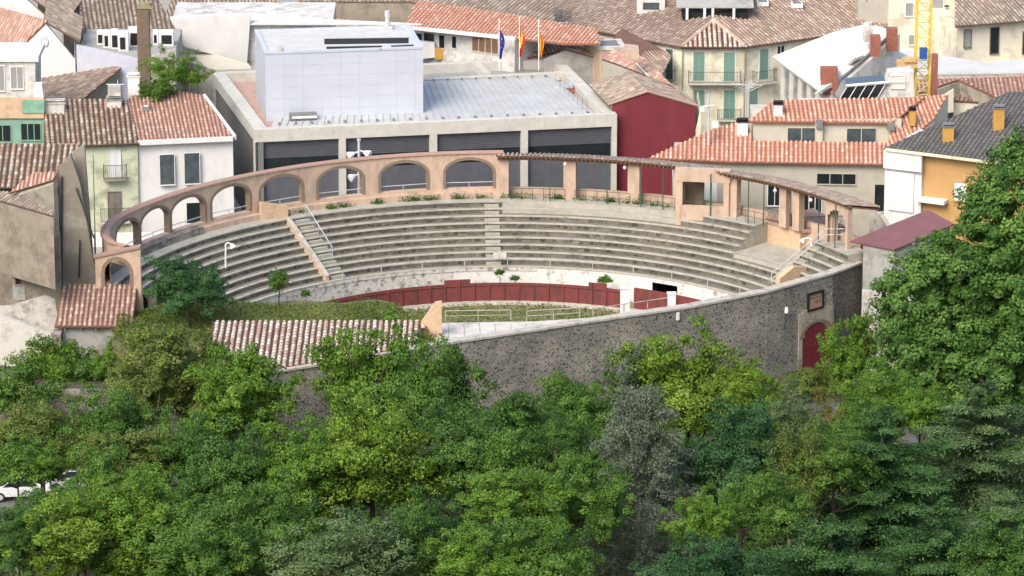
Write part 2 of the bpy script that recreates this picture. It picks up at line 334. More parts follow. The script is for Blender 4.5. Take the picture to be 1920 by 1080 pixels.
def balcony(root,face,r,depth=.8,m='iron',slabm='concrete'):
    u0,u1,z0,z1=face.rect(*r); b=face.bx; mb=MB(); b(mb,u0,u1,z0-.15,z0,-.02,depth); s=mb.build('balcony',M[slabm],root)
    mb=MB()
    def rl(a,c): mb.path([a,c],.022,4)
    P=[face.pt(u0+.03,0,.05),face.pt(u0+.03,0,depth-.04),face.pt(u1-.03,0,depth-.04),face.pt(u1-.03,0,.05)]
    for a,c in zip(P,P[1:]):
        for z in (z0+.08,z1): rl(V3((a.x,a.y,z)),V3((c.x,c.y,z)))
        k=max(2,int((c-a).length/.14))
        for i in range(k+1): p=a.lerp(c,i/k); mb.tube((p.x,p.y,z0),(p.x,p.y,z1),.011,4,cap=False)
    mb.build('railing',M[m],s); return s
def chimney(root,px,py0,py1,Y,wpx,m='white',cap='pink',d=.6):
    a=aty(px,py0,Y); b=aty(px,py1,Y); w_=wpx/sc_at(a); mb=MB(); mb.cbox((a.x,a.y,b.z-.3),w_,d,a.z-b.z+.3)
    c=mb.build('chimney',M[m],root); mb=MB(); mb.cbox((a.x,a.y,a.z),w_+.15,d+.15,.08); mb.cbox((a.x,a.y,a.z+.08),w_*.6,d*.6,.12); mb.cbox((a.x,a.y,a.z+.2),w_+.05,d+.05,.05)
    mb.build('chimney_cap',M['coping_red'] if cap=='pink' else M[cap],c); return c
def planepts(ref,others):
    """ref: three (px,py,z); others (px,py) dropped on the same plane. returns list in the order given by keys"""
    a,b,c=[atz(*r) for r in ref]; n=(b-a).cross(c-a).normalized(); return [onp(x,y,a,n) for x,y in others]
def zY(px,py,Y): return aty(px,py,Y).z
# ------------------------------------------------------------------ terrain
WALL=[atz(*p,3.0) for p in [(1615,491),(1562,511),(1440,545),(1300,573),(1110,601),(880,636),(740,659),(620,679),(505,697),(400,713)]]
WX=[p.x for p in WALL][::-1]; WY=[p.y for p in WALL][::-1]
def wally(x):
    if x<=WX[0]: return -26.5 if x<-21.5 else WY[0]
    if x>=WX[-1]: return WY[-1]+min(0,(WX[-1]-x)*.0)
    return float(np.interp(x,WX,WY))
def gz(x,y):
    wy=wally(x)+1.3
    if y>wy:
        return -1.0 if x>-21 or y>0 else 0.0 - min(1,max(0,(y+6)/6))*1.0
    n=.35*math.sin(x*.13+y*.09)+.25*math.sin(x*.31-y*.17)
    z=-5.0+n*min(1,(wy-y)/6)
    t=max(0,-y-58); return z+min(t,60)*.05+max(0,-y-120)*.38
xs=sorted(set([-400,-250,-160,-120]+list(np.arange(-90,91,1.0))+[-22.5,-21.0]+[120,160,250,400]))
ys=sorted(set(list(np.arange(-330,-120,12.0))+list(np.arange(-120,-45,1.5))+list(np.arange(-45,16,.5))+[14,30,60,120,250,500,900]))
v=[];f=[]
for y in ys:
    for x in xs:
        z=gz(x,y)
        if math.hypot(x+.5,y+16.8)<31 and y>wally(x)+1.0 and (y>-16 or x>-25): z=min(z,-3.2 if y>wally(x)+.2 else z)
        v.append((x,y,z))
n=len(xs)
for j in range(len(ys)-1):
    for i in range(n-1): a=j*n+i; f.append((a,a+1,a+n+1,a+n))
me=bpy.data.meshes.new('ground'); me.from_pydata(v,[],f); me.materials.append(M['ground_dirt']); go=bpy.data.objects.new('ground',me); sc.collection.objects.link(go); tag(go,kind='structure')
mb=MB(); mb.prism([(-60,33),(-33,33),(-33,14.5),(-29.5,14.5),(33,19),(60,14),(60,110),(-60,110)][::-1] if False else [(-60,12),(60,12),(60,120),(-60,120)],-1.05,-.94)
tag(mb.build('pavement',M['pavement']),kind='structure')
# road beside the red gate and the small car park at lower left
mb=MB()
for (x0,x1,y0,y1,z) in ((18,28.5,-24,-8.5,-4.5),(-46,-22,-41,-29,-4.55)): mb.box(x0,y0,-6.2,x1,y1,z)
tag(mb.build('road',M['asphalt']),kind='structure')
# ------------------------------------------------------------------ the bullring
CX,CY=-.5,-16.8
def cyl(R,phi,z,sh=0): return V3((CX+sh+R*math.cos(R_(phi)),CY+R*math.sin(R_(phi)),z))
def phi_px(px,R,z,lo=20,hi=172):
    for _ in range(40):
        m=(lo+hi)/2
        if proj(cyl(R,m,z))[0]>px: lo=m
        else: hi=m
    return (lo+hi)/2
ring=empty('bullring',(CX,CY,-2.2),'old circular bullring with stepped stone seating, salmon arched gallery and tiled canopy','bullring')
RK=[22.85+.64*k for k in range(10)]; ZK=[.4*k for k in range(10)]
def start_phi(R):
    p=15.0
    while True:
        x=CX+R*math.cos(R_(p)); y=CY+R*math.sin(R_(p))
        if y>wally(x)+1.0 and x<25.75: return p
        p+=.2
def end_phi(R): return 150+(R-22.8)/5.8*19
def band(mb,Ra,za,Rb,zb,f0,f1,st=1.0):
    k=max(1,int((f1-f0)/st)); 
    for i in range(k):
        a=f0+(f1-f0)*i/k; b=f0+(f1-f0)*(i+1)/k
        mb.poly([cyl(Ra,a,za),cyl(Ra,b,za),cyl(Rb,b,zb),cyl(Rb,a,zb)][::-1])
LAND0,LAND1=36.3,48.6     # landing in front of the vomitory: rows above the fifth are missing there
for k in range(10):
    R0=RK[k]; R1=RK[k+1] if k<9 else 30.3; z0=ZK[k]; zp=ZK[k-1] if k else 0
    s0,e0=start_phi(R0),end_phi(R0)
    rng=[(s0,e0)] if k<5 else [(s0,LAND0),(LAND1,e0)]
    for (a,b) in rng:
        mt=MB(); mr=MB(); mk=MB()
        band(mt,R0-.05,z0,R0+.2,z0,a,b); band(mk,R0+.2,z0,R1+.02,z0,a,b); band(mt,R0-.05,z0-.09,R0-.05,z0,a,b)
        mt.poly([cyl(R0-.05,a,z0),cyl(R1,a,z0),cyl(R1,a,-3),cyl(R0-.05,a,-3)])
        mt.poly([cyl(R0-.05,b,z0),cyl(R1,b,z0),cyl(R1,b,-3),cyl(R0-.05,b,-3)])
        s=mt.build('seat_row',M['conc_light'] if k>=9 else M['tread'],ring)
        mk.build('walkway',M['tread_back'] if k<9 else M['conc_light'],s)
        if k: band(mr,R0,zp-.05,R0,z0-.09,a,b); mr.build('riser',M['riser'],s)
# newer plain concrete facing on the two highest steps of the covered side
mb=MB()
for k in (8,9): band(mb,RK[k]-.06,ZK[k-1]+.01,RK[k]-.06,ZK[k]-.01,62,90.5)
band(mb,RK[8]-.06,ZK[8]-.01,RK[9]-.06,ZK[8]+.012,62,90.5)
mb.build('concrete_step',M['conc_light'],ring)
mb=MB()                                # landing
band(mb,RK[5]-.05,2.0,30.5,2.0,LAND0,LAND1); band(mb,RK[5],1.55,RK[5],2.0,LAND0,LAND1)
mb.build('landing',M['conc_light'],ring)
# white wall below the seats with a dark passage
pz=-2.2; d0,d1=phi_px(1270,22.85,-.9),phi_px(1223,22.85,-.9)
mb=MB(); band(mb,22.85,pz-.3,22.85,-.09,start_phi(22.8),d0); band(mb,22.85,pz-.3,22.85,-.09,d1,100)
band(mb,22.85,-.45,22.85,-.09,d0,d1)
mb.build('ring_wall',M['white_peel'],ring)
mb=MB(); band(mb,22.85,pz-.3,22.85,-.09,100,end_phi(22.8)); band(mb,22.8,-.35,22.8,-.1,84,128); mb.build('ring_wall',M['white_peel_old'],ring)
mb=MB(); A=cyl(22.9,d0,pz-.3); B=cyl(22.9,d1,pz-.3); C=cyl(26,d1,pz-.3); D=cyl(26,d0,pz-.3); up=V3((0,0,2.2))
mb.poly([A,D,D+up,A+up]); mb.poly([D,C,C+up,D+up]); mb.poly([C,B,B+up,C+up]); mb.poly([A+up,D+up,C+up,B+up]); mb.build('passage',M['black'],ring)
# arena floor and kerb
mb=MB(); P=[cyl(22.9,a,pz) for a in range(0,361,5)]
P=[p for p in P if p.y>wally(p.x)+.5]
mb.poly([(p.x,p.y,pz) for p in P]); a=mb.build('arena_floor',M['arena_sand']); tag(a,kind='structure')
mb=MB(); band(mb,20.12,pz,20.12,pz+.22,20,165); band(mb,20.12,pz+.22,20.5,pz+.22,20,165); band(mb,19.7,pz+.012,20.12,pz+.012,20,165); mb.build('kerb',M['kerb'],ring)
# bottom railing on the first row
mb=MB(); fr=np.arange(24,125,8.2)
for p in fr: mb.tube(cyl(22.95,p,0),cyl(22.95,p,.62),.035,4)
mb.path([cyl(22.95,p,.62) for p in np.arange(24,124,2)],.028,4)
mb.build('railing',M['galv'],ring)
# ---- arcade
def aR(p):
    return float(np.interp(p,[0,160,164.8,168.5,172,174.5],[30.25,30.25,29.8,29.2,28.2,26.4]))
centres=[phi_px(x,30.25,5.4) for x in (880,757,638,527,432,352,290)]
centres.append(centres[-1]+ (centres[-1]-centres[-2]))
SP=(centres[6]-centres[0])/6; HW=SP*.385
arch0=phi_px(940,30.25,5.4)
def arch_top(p):
    for c in centres:
        t=abs(p-c)/HW
        if t<1: return 5.55+.95*math.sqrt(max(0,1-t*t))**1.0
    return None
ZS,ZT,TH=4.25,7.0,.5
def acyl(p,o,z):
    R=aR(p)+o; return V3((CX+R*math.cos(R_(p)),CY+R*math.sin(R_(p)),z))
ph=[arch0]; 
for c in centres:
    ph+=[c-HW-.001,c-HW+.001]+[c+HW*math.sin(t) for t in np.linspace(-1.5,1.5,15)]+[c+HW-.001,c+HW+.001]
ph+=list(np.linspace(centres[-1]+HW+.5,174.5,9)); ph=sorted(ph)
mb=MB(); trs=[MB() for _ in centres]
for a,b in zip(ph,ph[1:]):
    m_=(a+b)/2; op=arch_top(m_); tr=trs[min(range(len(centres)),key=lambda q:abs(centres[q]-m_))]
    for o,fl in ((0,1),(TH,0)):
        def q(z0,z1,y0=None,y1=None):
            pts=[acyl(a,o,z0),acyl(b,o,z0),acyl(b,o,z1 if y1 is None else y1),acyl(a,o,z1 if y0 is None else y0)]
            mb.poly(pts if fl else pts[::-1])
        if op is None: q(5.6 if m_>169.5 else -1.1 if o else 3.4,ZT)
        else:
            ta=arch_top(a) or 5.55; tb=arch_top(b) or 5.55
            q(-1.1 if o else 3.4,ZS)
            pts=[acyl(a,o,ta),acyl(b,o,tb),acyl(b,o,ZT),acyl(a,o,ZT)]; mb.poly(pts if fl else pts[::-1])
    if op is not None:
        ta=arch_top(a) or 5.55; tb=arch_top(b) or 5.55
        if b-a<.01: tr.poly([acyl(m_,0,ZS),acyl(m_,TH,ZS),acyl(m_,TH,5.55),acyl(m_,0,5.55)])
        else:
            tr.poly([acyl(a,0,ta),acyl(b,0,tb),acyl(b,TH,tb),acyl(a,TH,ta)]); mb.poly([acyl(a,0,ZS),acyl(b,0,ZS),acyl(b,TH,ZS),acyl(a,TH,ZS)][::-1])
    mb.poly([acyl(a,0,ZT),acyl(b,0,ZT),acyl(b,TH,ZT),acyl(a,TH,ZT)])
for ci,c in enumerate(centres):      # jamb reveals and trim band on both faces
    tr=trs[ci]
    for sgn in (-1,1):
        p=c+sgn*HW; tr.poly([acyl(p,-.03,ZS),acyl(p,TH+.03,ZS),acyl(p,TH+.03,5.55),acyl(p,-.03,5.55)])
        for o in (-.03,TH+.03): tr.poly([acyl(p,o,ZS),acyl(p+sgn*.42,o,ZS),acyl(p+sgn*.42,o,5.55),acyl(p,o,5.55)])
    ts=np.linspace(0,math.pi,17)
    for t0,t1 in zip(ts,ts[1:]):
        for o in (-.03,TH+.03):
            def P_(t,s): return acyl(c-(HW+s*.42)*math.cos(t),o,5.55+(.95+s*.24)*math.sin(t))
            tr.poly([P_(t0,0),P_(t1,0),P_(t1,1),P_(t0,1)])
        tr.poly([acyl(c-HW*1.0*math.cos(t0),-.03,5.55+.95*math.sin(t0)),acyl(c-HW*math.cos(t1),-.03,5.55+.95*math.sin(t1)),acyl(c-HW*math.cos(t1),TH+.03,5.55+.95*math.sin(t1)),acyl(c-HW*math.cos(t0),TH+.03,5.55+.95*math.sin(t0))])
for p,zl_ in ((arch0,-1.1),(174.5,5.6)): mb.poly([acyl(p,0,zl_),acyl(p,TH,zl_),acyl(p,TH,ZT),acyl(p,0,ZT)])
arc=mb.build('arcade',M['salmon'],ring)
for tr in trs: tr.build('arch_trim',M['arch_trim'],arc)
mb=MB(); cp=np.arange(arch0-.3,174.9,1.1)
for a,b in zip(cp,cp[1:]):
    for i,(o0,z0,o1,z1) in enumerate(((-.12,.02,-.08,.1),(-.08,.1,.25,.2),(.25,.2,.58,.1),(.58,.1,.62,.02))):
        mb.poly([acyl(a,o0,ZT+z0),acyl(b,o0,ZT+z0),acyl(b,o1,ZT+z1),acyl(a,o1,ZT+z1)])
    mb.poly([acyl(a,-.12,ZT+.02),acyl(b,-.12,ZT+.02),acyl(b,.62,ZT+.02),acyl(a,.62,ZT+.02)])
mb.build('coping',M['coping_red'],arc)
for c in centres:      # rail inside each arch
    mb=MB(); A=acyl(c-HW,.25,ZS+.42); B=acyl(c+HW,.25,ZS+.42); m_=(A+B)/2
    mb.tube(A,B,.035,5); mb.tube(V3((m_.x,m_.y,ZS)),m_,.03,4); mb.build('railing',M['galv'],arc)
# low parapet under the arches (planter strip) and the old rough base on the left
mb=MB(); band(mb,29.75,3.6,29.75,4.0,arch0,140); band(mb,29.75,4.0,30.25,4.0,arch0,140); mb.build('plinth',M['salmon'],ring)
mb=MB(); band(mb,29.6,3.4,29.6,4.15,140,165); band(mb,29.6,4.15,30.25,4.15,140,165); mb.build('plinth',M['rubble'],ring)
# ---- covered gallery on the right: parapet, pillars, posts, canopy
cov0,cov1=30.2,arch0
mb=MB(); band(mb,30.6,-1.1,30.6,4.15,cov0,cov1); band(mb,30.6,4.15,31,4.15,cov0,cov1); band(mb,31,-1.1,31,4.15,cov0,cov1); mb.build('parapet',M['salmon'],ring)
def pillar(px,R,w_,z0=3.6,z1=6.9,m='salmon',d=.6):
    p=phi_px(px,R,5); c=cyl(R,p,z0); mb=MB(); mb.cbox(c,d,w_,z1-z0,R_(p)); mb.cbox((c.x,c.y,z1-.22),d+.1,w_+.12,.22,R_(p)); return mb.build('pillar',M[m],ring)
for px in (942,1069,1190,1276,1378,1472,1497,1560): pillar(px,29.9,.95 if px<1300 else .7)
mb=MB()
for px in (1052,1090,1205,1470,1533): 
    p=phi_px(px,30.3,5)
for px in (1031,1138,1202,1243,1332,1403,1432,1535,1566):
    p=phi_px(px,28.75,5); mb=MB(); mb.tube(cyl(28.75,p,2.9 if px<1300 else 3.6),cyl(28.75,p,6.95),.05,6); mb.build('post',M['green_metal'],ring)
mb=MB()
for a,b in ((958,1060),(1078,1182),(1198,1266),(1383,1432)):
    pa,pb=phi_px(b,29.0,4),phi_px(a,29.0,4); k=max(2,int((pb-pa)/1.6)); 
    pts=[cyl(28.9,pa+(pb-pa)*i/k,4.55) for i in range(k+1)]; mb.path(pts,.022,4); mb.path([p-V3((0,0,.45)) for p in pts],.014,4)
    for p in pts: mb.tube(V3((p.x,p.y,3.6)),p,.02,4)
mb.build('railing',M['iron'],ring)
# canopy: ring of tiles falling outward
mb=MB(); mb.mi=1; pA,pB=29.6,arch0+.6; k=46
def zr(p): return 7.12
def can(p,R,z): return cyl(R,p,z)
sl_=(6.55-7.15)/3.6
def Ri(p): return 29.0 if p>34 else 29.0
for i in range(k):
    a=pA+(pB-pA)*i/k; b=pA+(pB-pA)*(i+1)/k
    for (z0,z1) in ((7.12,6.5),(7.0,6.38)):
        mb.poly([can(a,28.95,z0),can(b,28.95,z0),can(b,32.0,z1),can(a,32.0,z1)])
    for R,z in ((28.95,7.0),(32.0,6.38)): mb.poly([can(a,R,z),can(b,R,z),can(b,R,z+.12),can(a,R,z+.12)])
mb.mi=0; ncol=int((pB-pA)*math.pi/180*30.8/.34)
for i in range(ncol):
    p=pA+(pB-pA)*(i+.5)/ncol; t=V3((-math.sin(R_(p)),math.cos(R_(p)),0)); A0=can(p,28.85,7.14); B0=can(p,32.1,6.5); pr=[(math.cos(u),math.sin(u)) for u in (math.pi,2.3,1.57,.8,0)]
    for q in range(8):
        A=A0.lerp(B0,q/8); B=A0.lerp(B0,(q+1)/8); PA=[A+t*x*.125+V3((0,0,y*.12)) for x,y in pr]; PB=[B+t*x*.125+V3((0,0,y*.12)) for x,y in pr]
        for j in range(4): mb.poly([PA[j],PA[j+1],PB[j+1],PB[j]],[(i+.5,q+.5)]*4)
        if q==0: mb.poly(PA,[(i+.5,q+.5)]*5)
mb.build('canopy_roof',[T['mid'],T['mid_pan']],ring)
mb=MB(); band(mb,29.3,6.72,29.3,7.0,pA,pB); band(mb,29.55,6.72,29.55,7.0,pA,pB); band(mb,29.3,6.72,29.55,6.72,pA,pB)
for i in range(90): p=pA+(pB-pA)*i/90; mb.ob(can(p,28.98,6.88),can(p,31.95,6.28)-can(p,28.98,6.88),V3((-math.sin(R_(p)),math.cos(R_(p)),0))*.1,V3((0,0,.1)))
mb.build('canopy_beam',M['wood'],ring)
for px in (1060,1172,1455,1522):
    p=phi_px(px,29,6.7); c=cyl(28.9,p,6.72); mb=MB(); mb.tube(c,c+V3((0,0,-.16)),.07,8,.15); mb.tube(c+V3((0,0,-.16)),c+V3((0,0,-.28)),.15,8,.05); mb.build('lamp',M['lamp_glass'],ring)
# presidential box
A=atz(1268,413,3.15); B=atz(1366,417,3.15); F=Face(A,B); u1=(B-A).length
bx=MB(); F.bx(bx,0,u1,3.15,4.35,-.3,0); F.bx(bx,0,.45,4.35,7.0,-.5,0.02); F.bx(bx,u1-.42,u1,4.35,7.0,-.5,.02); F.bx(bx,-.15,u1+.1,6.25,7.25,-.55,.06); F.bx(bx,-.05,.35,2.7,4.35,-.3,.05)
F.bx(bx,0,.25,3.4,6.3,-4.0,-.5); F.bx(bx,u1-.2,u1,3.4,6.3,-1.4,-.5)
box=bx.build('box_seat',M['salmon'],ring)
mb=MB(); F.bx(mb,0,u1,3.2,3.4,-3.8,-.3); mb.build('box_floor',M['coping_red'],box)
mb=MB(); F.bx(mb,.25,1.9,3.6,6.2,-2.0,-1.85); mb.build('partition',M['arch_trim'],box)
mb=MB(); F.bx(mb,1.85,2.0,3.6,6.3,-1.2,-1.05); F.bx(mb,2.6,2.67,4.3,6.3,-.4,-.33); F.bx(mb,0.5,u1-.4,4.55,4.6,-.4,-.36); mb.build('post',M['green_metal'],box)
mb=MB(); band(mb,29.0,2.7,29.0,3.6,LAND1,62); mb.build('gallery_front',M['conc_light'],ring)
# balcony over the vomitory
A=atz(1435,452,2.0); B=atz(1500,470,2.0); top=3.5
F=Face(A,B); u1=(B-A).length; mb=MB(); F.bx(mb,0,u1,1.7,top,-.4,0); F.bx(mb,u1-.55,u1,1.7,top,-1.0,-.4)
vm=mb.build('vomitory_wall',M['ochre_plaster'],ring)
C=onp(1545,432,aty(1545,432,B.y+3.2),V3((0,1,0)))
mb=MB(); q=[F.pt(-.1,0,.05),F.pt(u1+.1,0,.05),F.pt(u1+2.2,0,-2.9),F.pt(0,0,-5.2)]; mb.prism([(p.x,p.y) for p in q],3.42,3.68)
mb.build('balcony_slab',M['coping_red'],ring)
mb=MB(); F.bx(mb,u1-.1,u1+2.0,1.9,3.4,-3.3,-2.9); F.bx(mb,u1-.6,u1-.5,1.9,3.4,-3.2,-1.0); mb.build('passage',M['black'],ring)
mb=MB(); pts=[F.pt(-.05,3.68,0),F.pt(u1+.05,3.68,0),F.pt(u1+2.1,3.68,-2.8)]
for a,b in zip(pts,pts[1:]):
    k=int((b-a).length/.16)
    mb.tube(a+V3((0,0,.95)),b+V3((0,0,.95)),.03,4); mb.tube(a+V3((0,0,.08)),b+V3((0,0,.08)),.02,4)
    for i in range(k+1): p=a.lerp(b,i/k); mb.tube(p,p+V3((0,0,.95)),.012,4,cap=False)
    for i in range(k//4): p=a.lerp(b,(i*4+1)/k); r_=a.lerp(b,(i*4+4)/k); mb.tube(p+V3((0,0,.08)),r_+V3((0,0,.9)),.014,4,cap=False); mb.tube(r_+V3((0,0,.08)),p+V3((0,0,.9)),.014,4,cap=False)
mb.build('railing',M['iron'],ring)
# end bay with its own arch at the right
A=atz(1571,352,6.2); 
def wallseg(px0,py0,px1,py1,z,zb,zt,m,name,th=.35):
    a=atz(px0,py0,z); b=atz(px1,py1,z); F=Face(a,b); mb=MB(); F.bx(mb,0,(V3((b.x-a.x,b.y-a.y,0))).length,zb,zt,-th,0); return mb.build(name,M[m],ring)
pe0,pe1=29.8,35.2
mb=MB()
for i in range(10):
    a=pe0+(pe1-pe0)*i/10; b=pe0+(pe1-pe0)*(i+1)/10; t=((a+b)/2-(pe0+pe1)/2)/((pe1-pe0)/2*.78)
    za=6.0 if abs(t)>=1 else 5.4+.9*math.sqrt(1-t*t)
    z0=3.5 if abs(t)>=1 else za
    for R in (29.25,29.65): mb.poly([cyl(R,a,z0),cyl(R,b,z0),cyl(R,b,7.0),cyl(R,a,7.0)])
    mb.poly([cyl(29.25,a,z0),cyl(29.65,a,z0),cyl(29.65,b,z0),cyl(29.25,b,z0)])
for p in (pe0,pe1): mb.poly([cyl(29.25,p,3.5),cyl(29.65,p,3.5),cyl(29.65,p,7),cyl(29.25,p,7)])
mb.build('end_arch',M['salmon'],ring)
mb=MB()                               # curved cream stair parapet at the far right
pts=[(1631,392),(1643,398),(1653,408),(1661,422),(1665,440)]; W=[atz(x,y,3.6+1.1*(1-i/5)) for i,(x,y) in enumerate(pts)]
for a,b in zip(W,W[1:]):
    n_=V3((-(b-a).y,(b-a).x,0)).normalized()*.35; q=[a,b,b+n_,a+n_]; mb.poly(q); 
    for i in range(4): c,d_=q[i],q[(i+1)%4]; mb.poly([c,d_,V3((d_.x,d_.y,2.6)),V3((c.x,c.y,2.6))])
mb.build('stair_parapet',M['coping_white'],ring)
# stair with double rail beside the right rows
mb=MB(); a=cyl(24.2,35.2,1.2); b=cyl(28.4,33.0,4.0); c=cyl(29.4,31,4.1)
for dz in (.95,.5): mb.path([a+V3((0,0,dz-.2)),b+V3((0,0,dz)),c+V3((0,0,dz))],.035,5)
for t in (0,.33,.66,1): p=a.lerp(b,t); mb.tube(p,p+V3((0,0,.95-.2*(1-t))),.035,5)
mb.build('railing',M['galv'],ring)
mb=MB()
for p,dr_,w_ in ((34.6,.3,.75),(92.2,.45,1.15),(123.0,.45,1.2)):
    st=None
    for k in range(9):
        mb=MB(); mb.cbox(cyl(RK[k]+dr_,p,ZK[k]),.32,w_,.2,R_(p)); mb.build('stair_step',M['conc_light'],ring)
# big divider on the left: tall salmon wall, raking stringer, handrail
P1=atz(491,413,3.6); P2=atz(541,440,2.2); F=Face(P1,P2); L=(V3((P2.x-P1.x,P2.y-P1.y,0))).length
zt1=onp(491,380,P1,F.N).z; zt2=onp(532,388,P2,F.N).z; mb=MB()
a,b=F.pt(0,zt1),F.pt(L,zt2); q=[F.pt(0,2.5),F.pt(L,1.6),b,a]; N=F.N*-.5
mb.poly(q); mb.poly([p+N for p in q][::-1])
for i in range(4): c,d_=q[i],q[(i+1)%4]; mb.poly([c,d_,d_+N,c+N])
dv=mb.build('divider_wall',M['ochre_plaster'],ring)
mb=MB(); rr=np.linspace(23.0,28.4,10); pd=125.6
for w0,w1,zo,nm,mt_ in ((-.14,.14,.28,'stringer','ochre_plaster'),):
    for r0,r1 in zip(rr,rr[1:]):
        z0=(r0-22.85)/.64*.4+zo; z1=(r1-22.85)/.64*.4+zo; t=V3((-math.sin(R_(pd)),math.cos(R_(pd)),0))
        A=[cyl(r0,pd,z0)+t*w0,cyl(r1,pd,z1)+t*w0,cyl(r1,pd,z1)+t*w1,cyl(r0,pd,z0)+t*w1]; B=[p-V3((0,0,.75)) for p in A]
        mb.poly(A); 
        for i in range(4): j=(i+1)%4; mb.poly([B[i],B[j],A[j],A[i]])
mb.build('stringer',M['salmon'],ring)
mb=MB(); t=V3((-math.sin(R_(pd)),math.cos(R_(pd)),0))
for r0,r1 in zip(rr,rr[1:]):
    z0=(r0-22.85)/.64*.4+.285; z1=(r1-22.85)/.64*.4+.285; mb.ob(cyl(r0,pd,z0)-t*.18,cyl(r1,pd,z1)-cyl(r0,pd,z0),t*.36,V3((0,0,.06)))
mb.build('coping',M['coping_white'],ring)
mb=MB(); a=cyl(24.6,122.2,1.1); b=cyl(28.7,122.2,3.6)
mb.tube(a+V3((0,0,.95)),b+V3((0,0,.95)),.04,5); mb.tube(a,a+V3((0,0,.95)),.03,4); mb.tube(b,b+V3((0,0,.95)),.03,4)
for i in range(1,16): p=a.lerp(b,i/16); mb.tube(p+V3((0,0,.1)),p+V3((0,0,.93)),.012,4,cap=False)
mb.build('railing',M['galv'],ring)
# small triangular buttress wall by the stair at the wall end, and the salmon slab at right
A=atz(1465,540,1.0); 
def quadwall(name,pts,m,th,parent,back=None):
    """pts: px,py on a vertical plane through first and last px at z given"""
    (x0,y0,z0),(x1,y1,z1)=pts[0],pts[1]; F=Face(atz(x0,y0,z0),atz(x1,y1,z1)); q=[F.at(x,y) for x,y in back]; N=F.N*-th
    mb=MB(); mb.poly(q); mb.poly([p+N for p in q][::-1])
    for i in range(len(q)): c,d_=q[i],q[(i+1)%len(q)]; mb.poly([c,d_,d_+N,c+N])
    return mb.build(name,M[m],parent)
quadwall('buttress_wall',[(1464,535,1.4),(1520,520,1.4)],'ochre_plaster',.5,ring,[(1463,545),(1520,530),(1522,501),(1490,500),(1463,522)])
# the lower arched end wall at left
A=aty(178,484,-14.9); B=aty(263,465,-14.9); F=Face(A,B); L=(V3((B.x-A.x,B.y-A.y,0))).length
u0,u1,_,_=F.rect(196,500,243,520); zc=F.at(220,512).z; zt_=F.at(220,488).z; mb=MB(); tr=MB()
def zt(u): return A.z+(B.z-A.z)*u/L
F_=[0,u0]+[ (u0+u1)/2+(u1-u0)/2*math.sin(t) for t in np.linspace(-1.4,1.4,11)]+[u1,L]; zb=-.6; zsill=F.at(220,534).z-1
for a,b in zip(F_,F_[1:]):
    m_=(a+b)/2; ins=u0<m_<u1
    def ah(u): s=min(1,abs(u-(u0+u1)/2)/((u1-u0)/2)); return zc+(zt_-zc)*math.sqrt(1-s*s)
    for o in (0,-.45):
        if ins: mb.poly([F.pt(a,ah(a),o),F.pt(b,ah(b),o),F.pt(b,zt(b),o),F.pt(a,zt(a),o)]); mb.poly([F.pt(a,zb,o),F.pt(b,zb,o),F.pt(b,zsill,o),F.pt(a,zsill,o)])
        else: mb.poly([F.pt(a,zb,o),F.pt(b,zb,o),F.pt(b,zt(b),o),F.pt(a,zt(a),o)])
    if ins: tr.poly([F.pt(a,ah(a),.03),F.pt(b,ah(b),.03),F.pt(b,ah(b),-.48),F.pt(a,ah(a),-.48)]); 
    if ins:
        k=1.28
        def up(u): return F.pt((u0+u1)/2+(u-(u0+u1)/2)*k,zc+(ah(u)-zc)*k+.0,.03)
        tr.poly([F.pt(a,ah(a),.03),F.pt(b,ah(b),.03),up(b),up(a)])
for u,s in ((u0,-1),(u1,1)):
    tr.poly([F.pt(u,zsill,.03),F.pt(u,zc,.03),F.pt(u,zc,-.48),F.pt(u,zsill,-.48)]); tr.poly([F.pt(u,zsill,.03),F.pt(u+s*.26,zsill,.03),F.pt(u+s*.26,zc,.03),F.pt(u,zc,.03)])
for u in (0,L): mb.poly([F.pt(u,zb,0),F.pt(u,zb,-.45),F.pt(u,zt(u),-.45),F.pt(u,zt(u),0)])
lw=mb.build('end_wall',M['salmon'],ring); tr.build('arch_trim',M['arch_trim'],lw)
mb=MB(); mb.ob(F.pt(-.1,zt(0),.12),F.pt(L,zt(L),.12)-F.pt(-.1,zt(0),.12),F.N*-.7,V3((0,0,.14))); mb.build('coping',M['coping_red'],lw)
# ---- red barrier
bar=empty('barrier',(CX,CY+20,pz),'dark red wooden barrier ring round the grassy arena floor','barrier')
mb=MB(); b0=phi_px(1162,20.2,-1.4); b1=150
def bh(p):
    x=proj(cyl(20.3,p,-1))[0]; return -.6+(.32 if 835<x<880 or 1102<x<1140 else 0)
pp=list(np.arange(b0,b1,.8))
for a,b in zip(pp,pp[1:]):
    h=bh((a+b)/2); 
    for R in (20.25,20.4): mb.poly([cyl(R,a,pz+.2),cyl(R,b,pz+.2),cyl(R,b,h),cyl(R,a,h)])
    mb.poly([cyl(20.25,a,h),cyl(20.25,b,h),cyl(20.4,b,h),cyl(20.4,a,h)])
p_=mb.build('plank_panel',M['barrier_red'],bar)
mb=MB()
for a in pp[::4]: h=bh(a+.1); mb.cbox(cyl(20.2,a,pz+.2),.08,.12,h-pz-.2,R_(a))
mb.path([cyl(20.2,a,-.75) for a in pp],.03,4); mb.build('batten',M['barrier_red'],bar)
mb=MB(); q0,q1=phi_px(1372,21.0,-1.2),phi_px(1184,21,-1.2); pp=list(np.arange(q0-4,q1,1))
for a,b in zip(pp,pp[1:]):
    for R in (21.3,21.45): mb.poly([cyl(R,a,pz),cyl(R,b,pz),cyl(R,b,-.62),cyl(R,a,-.62)])
    mb.poly([cyl(21.3,a,-.62),cyl(21.3,b,-.62),cyl(21.45,b,-.62),cyl(21.45,a,-.62)])
mb.build('plank_panel',M['barrier_red'],bar)
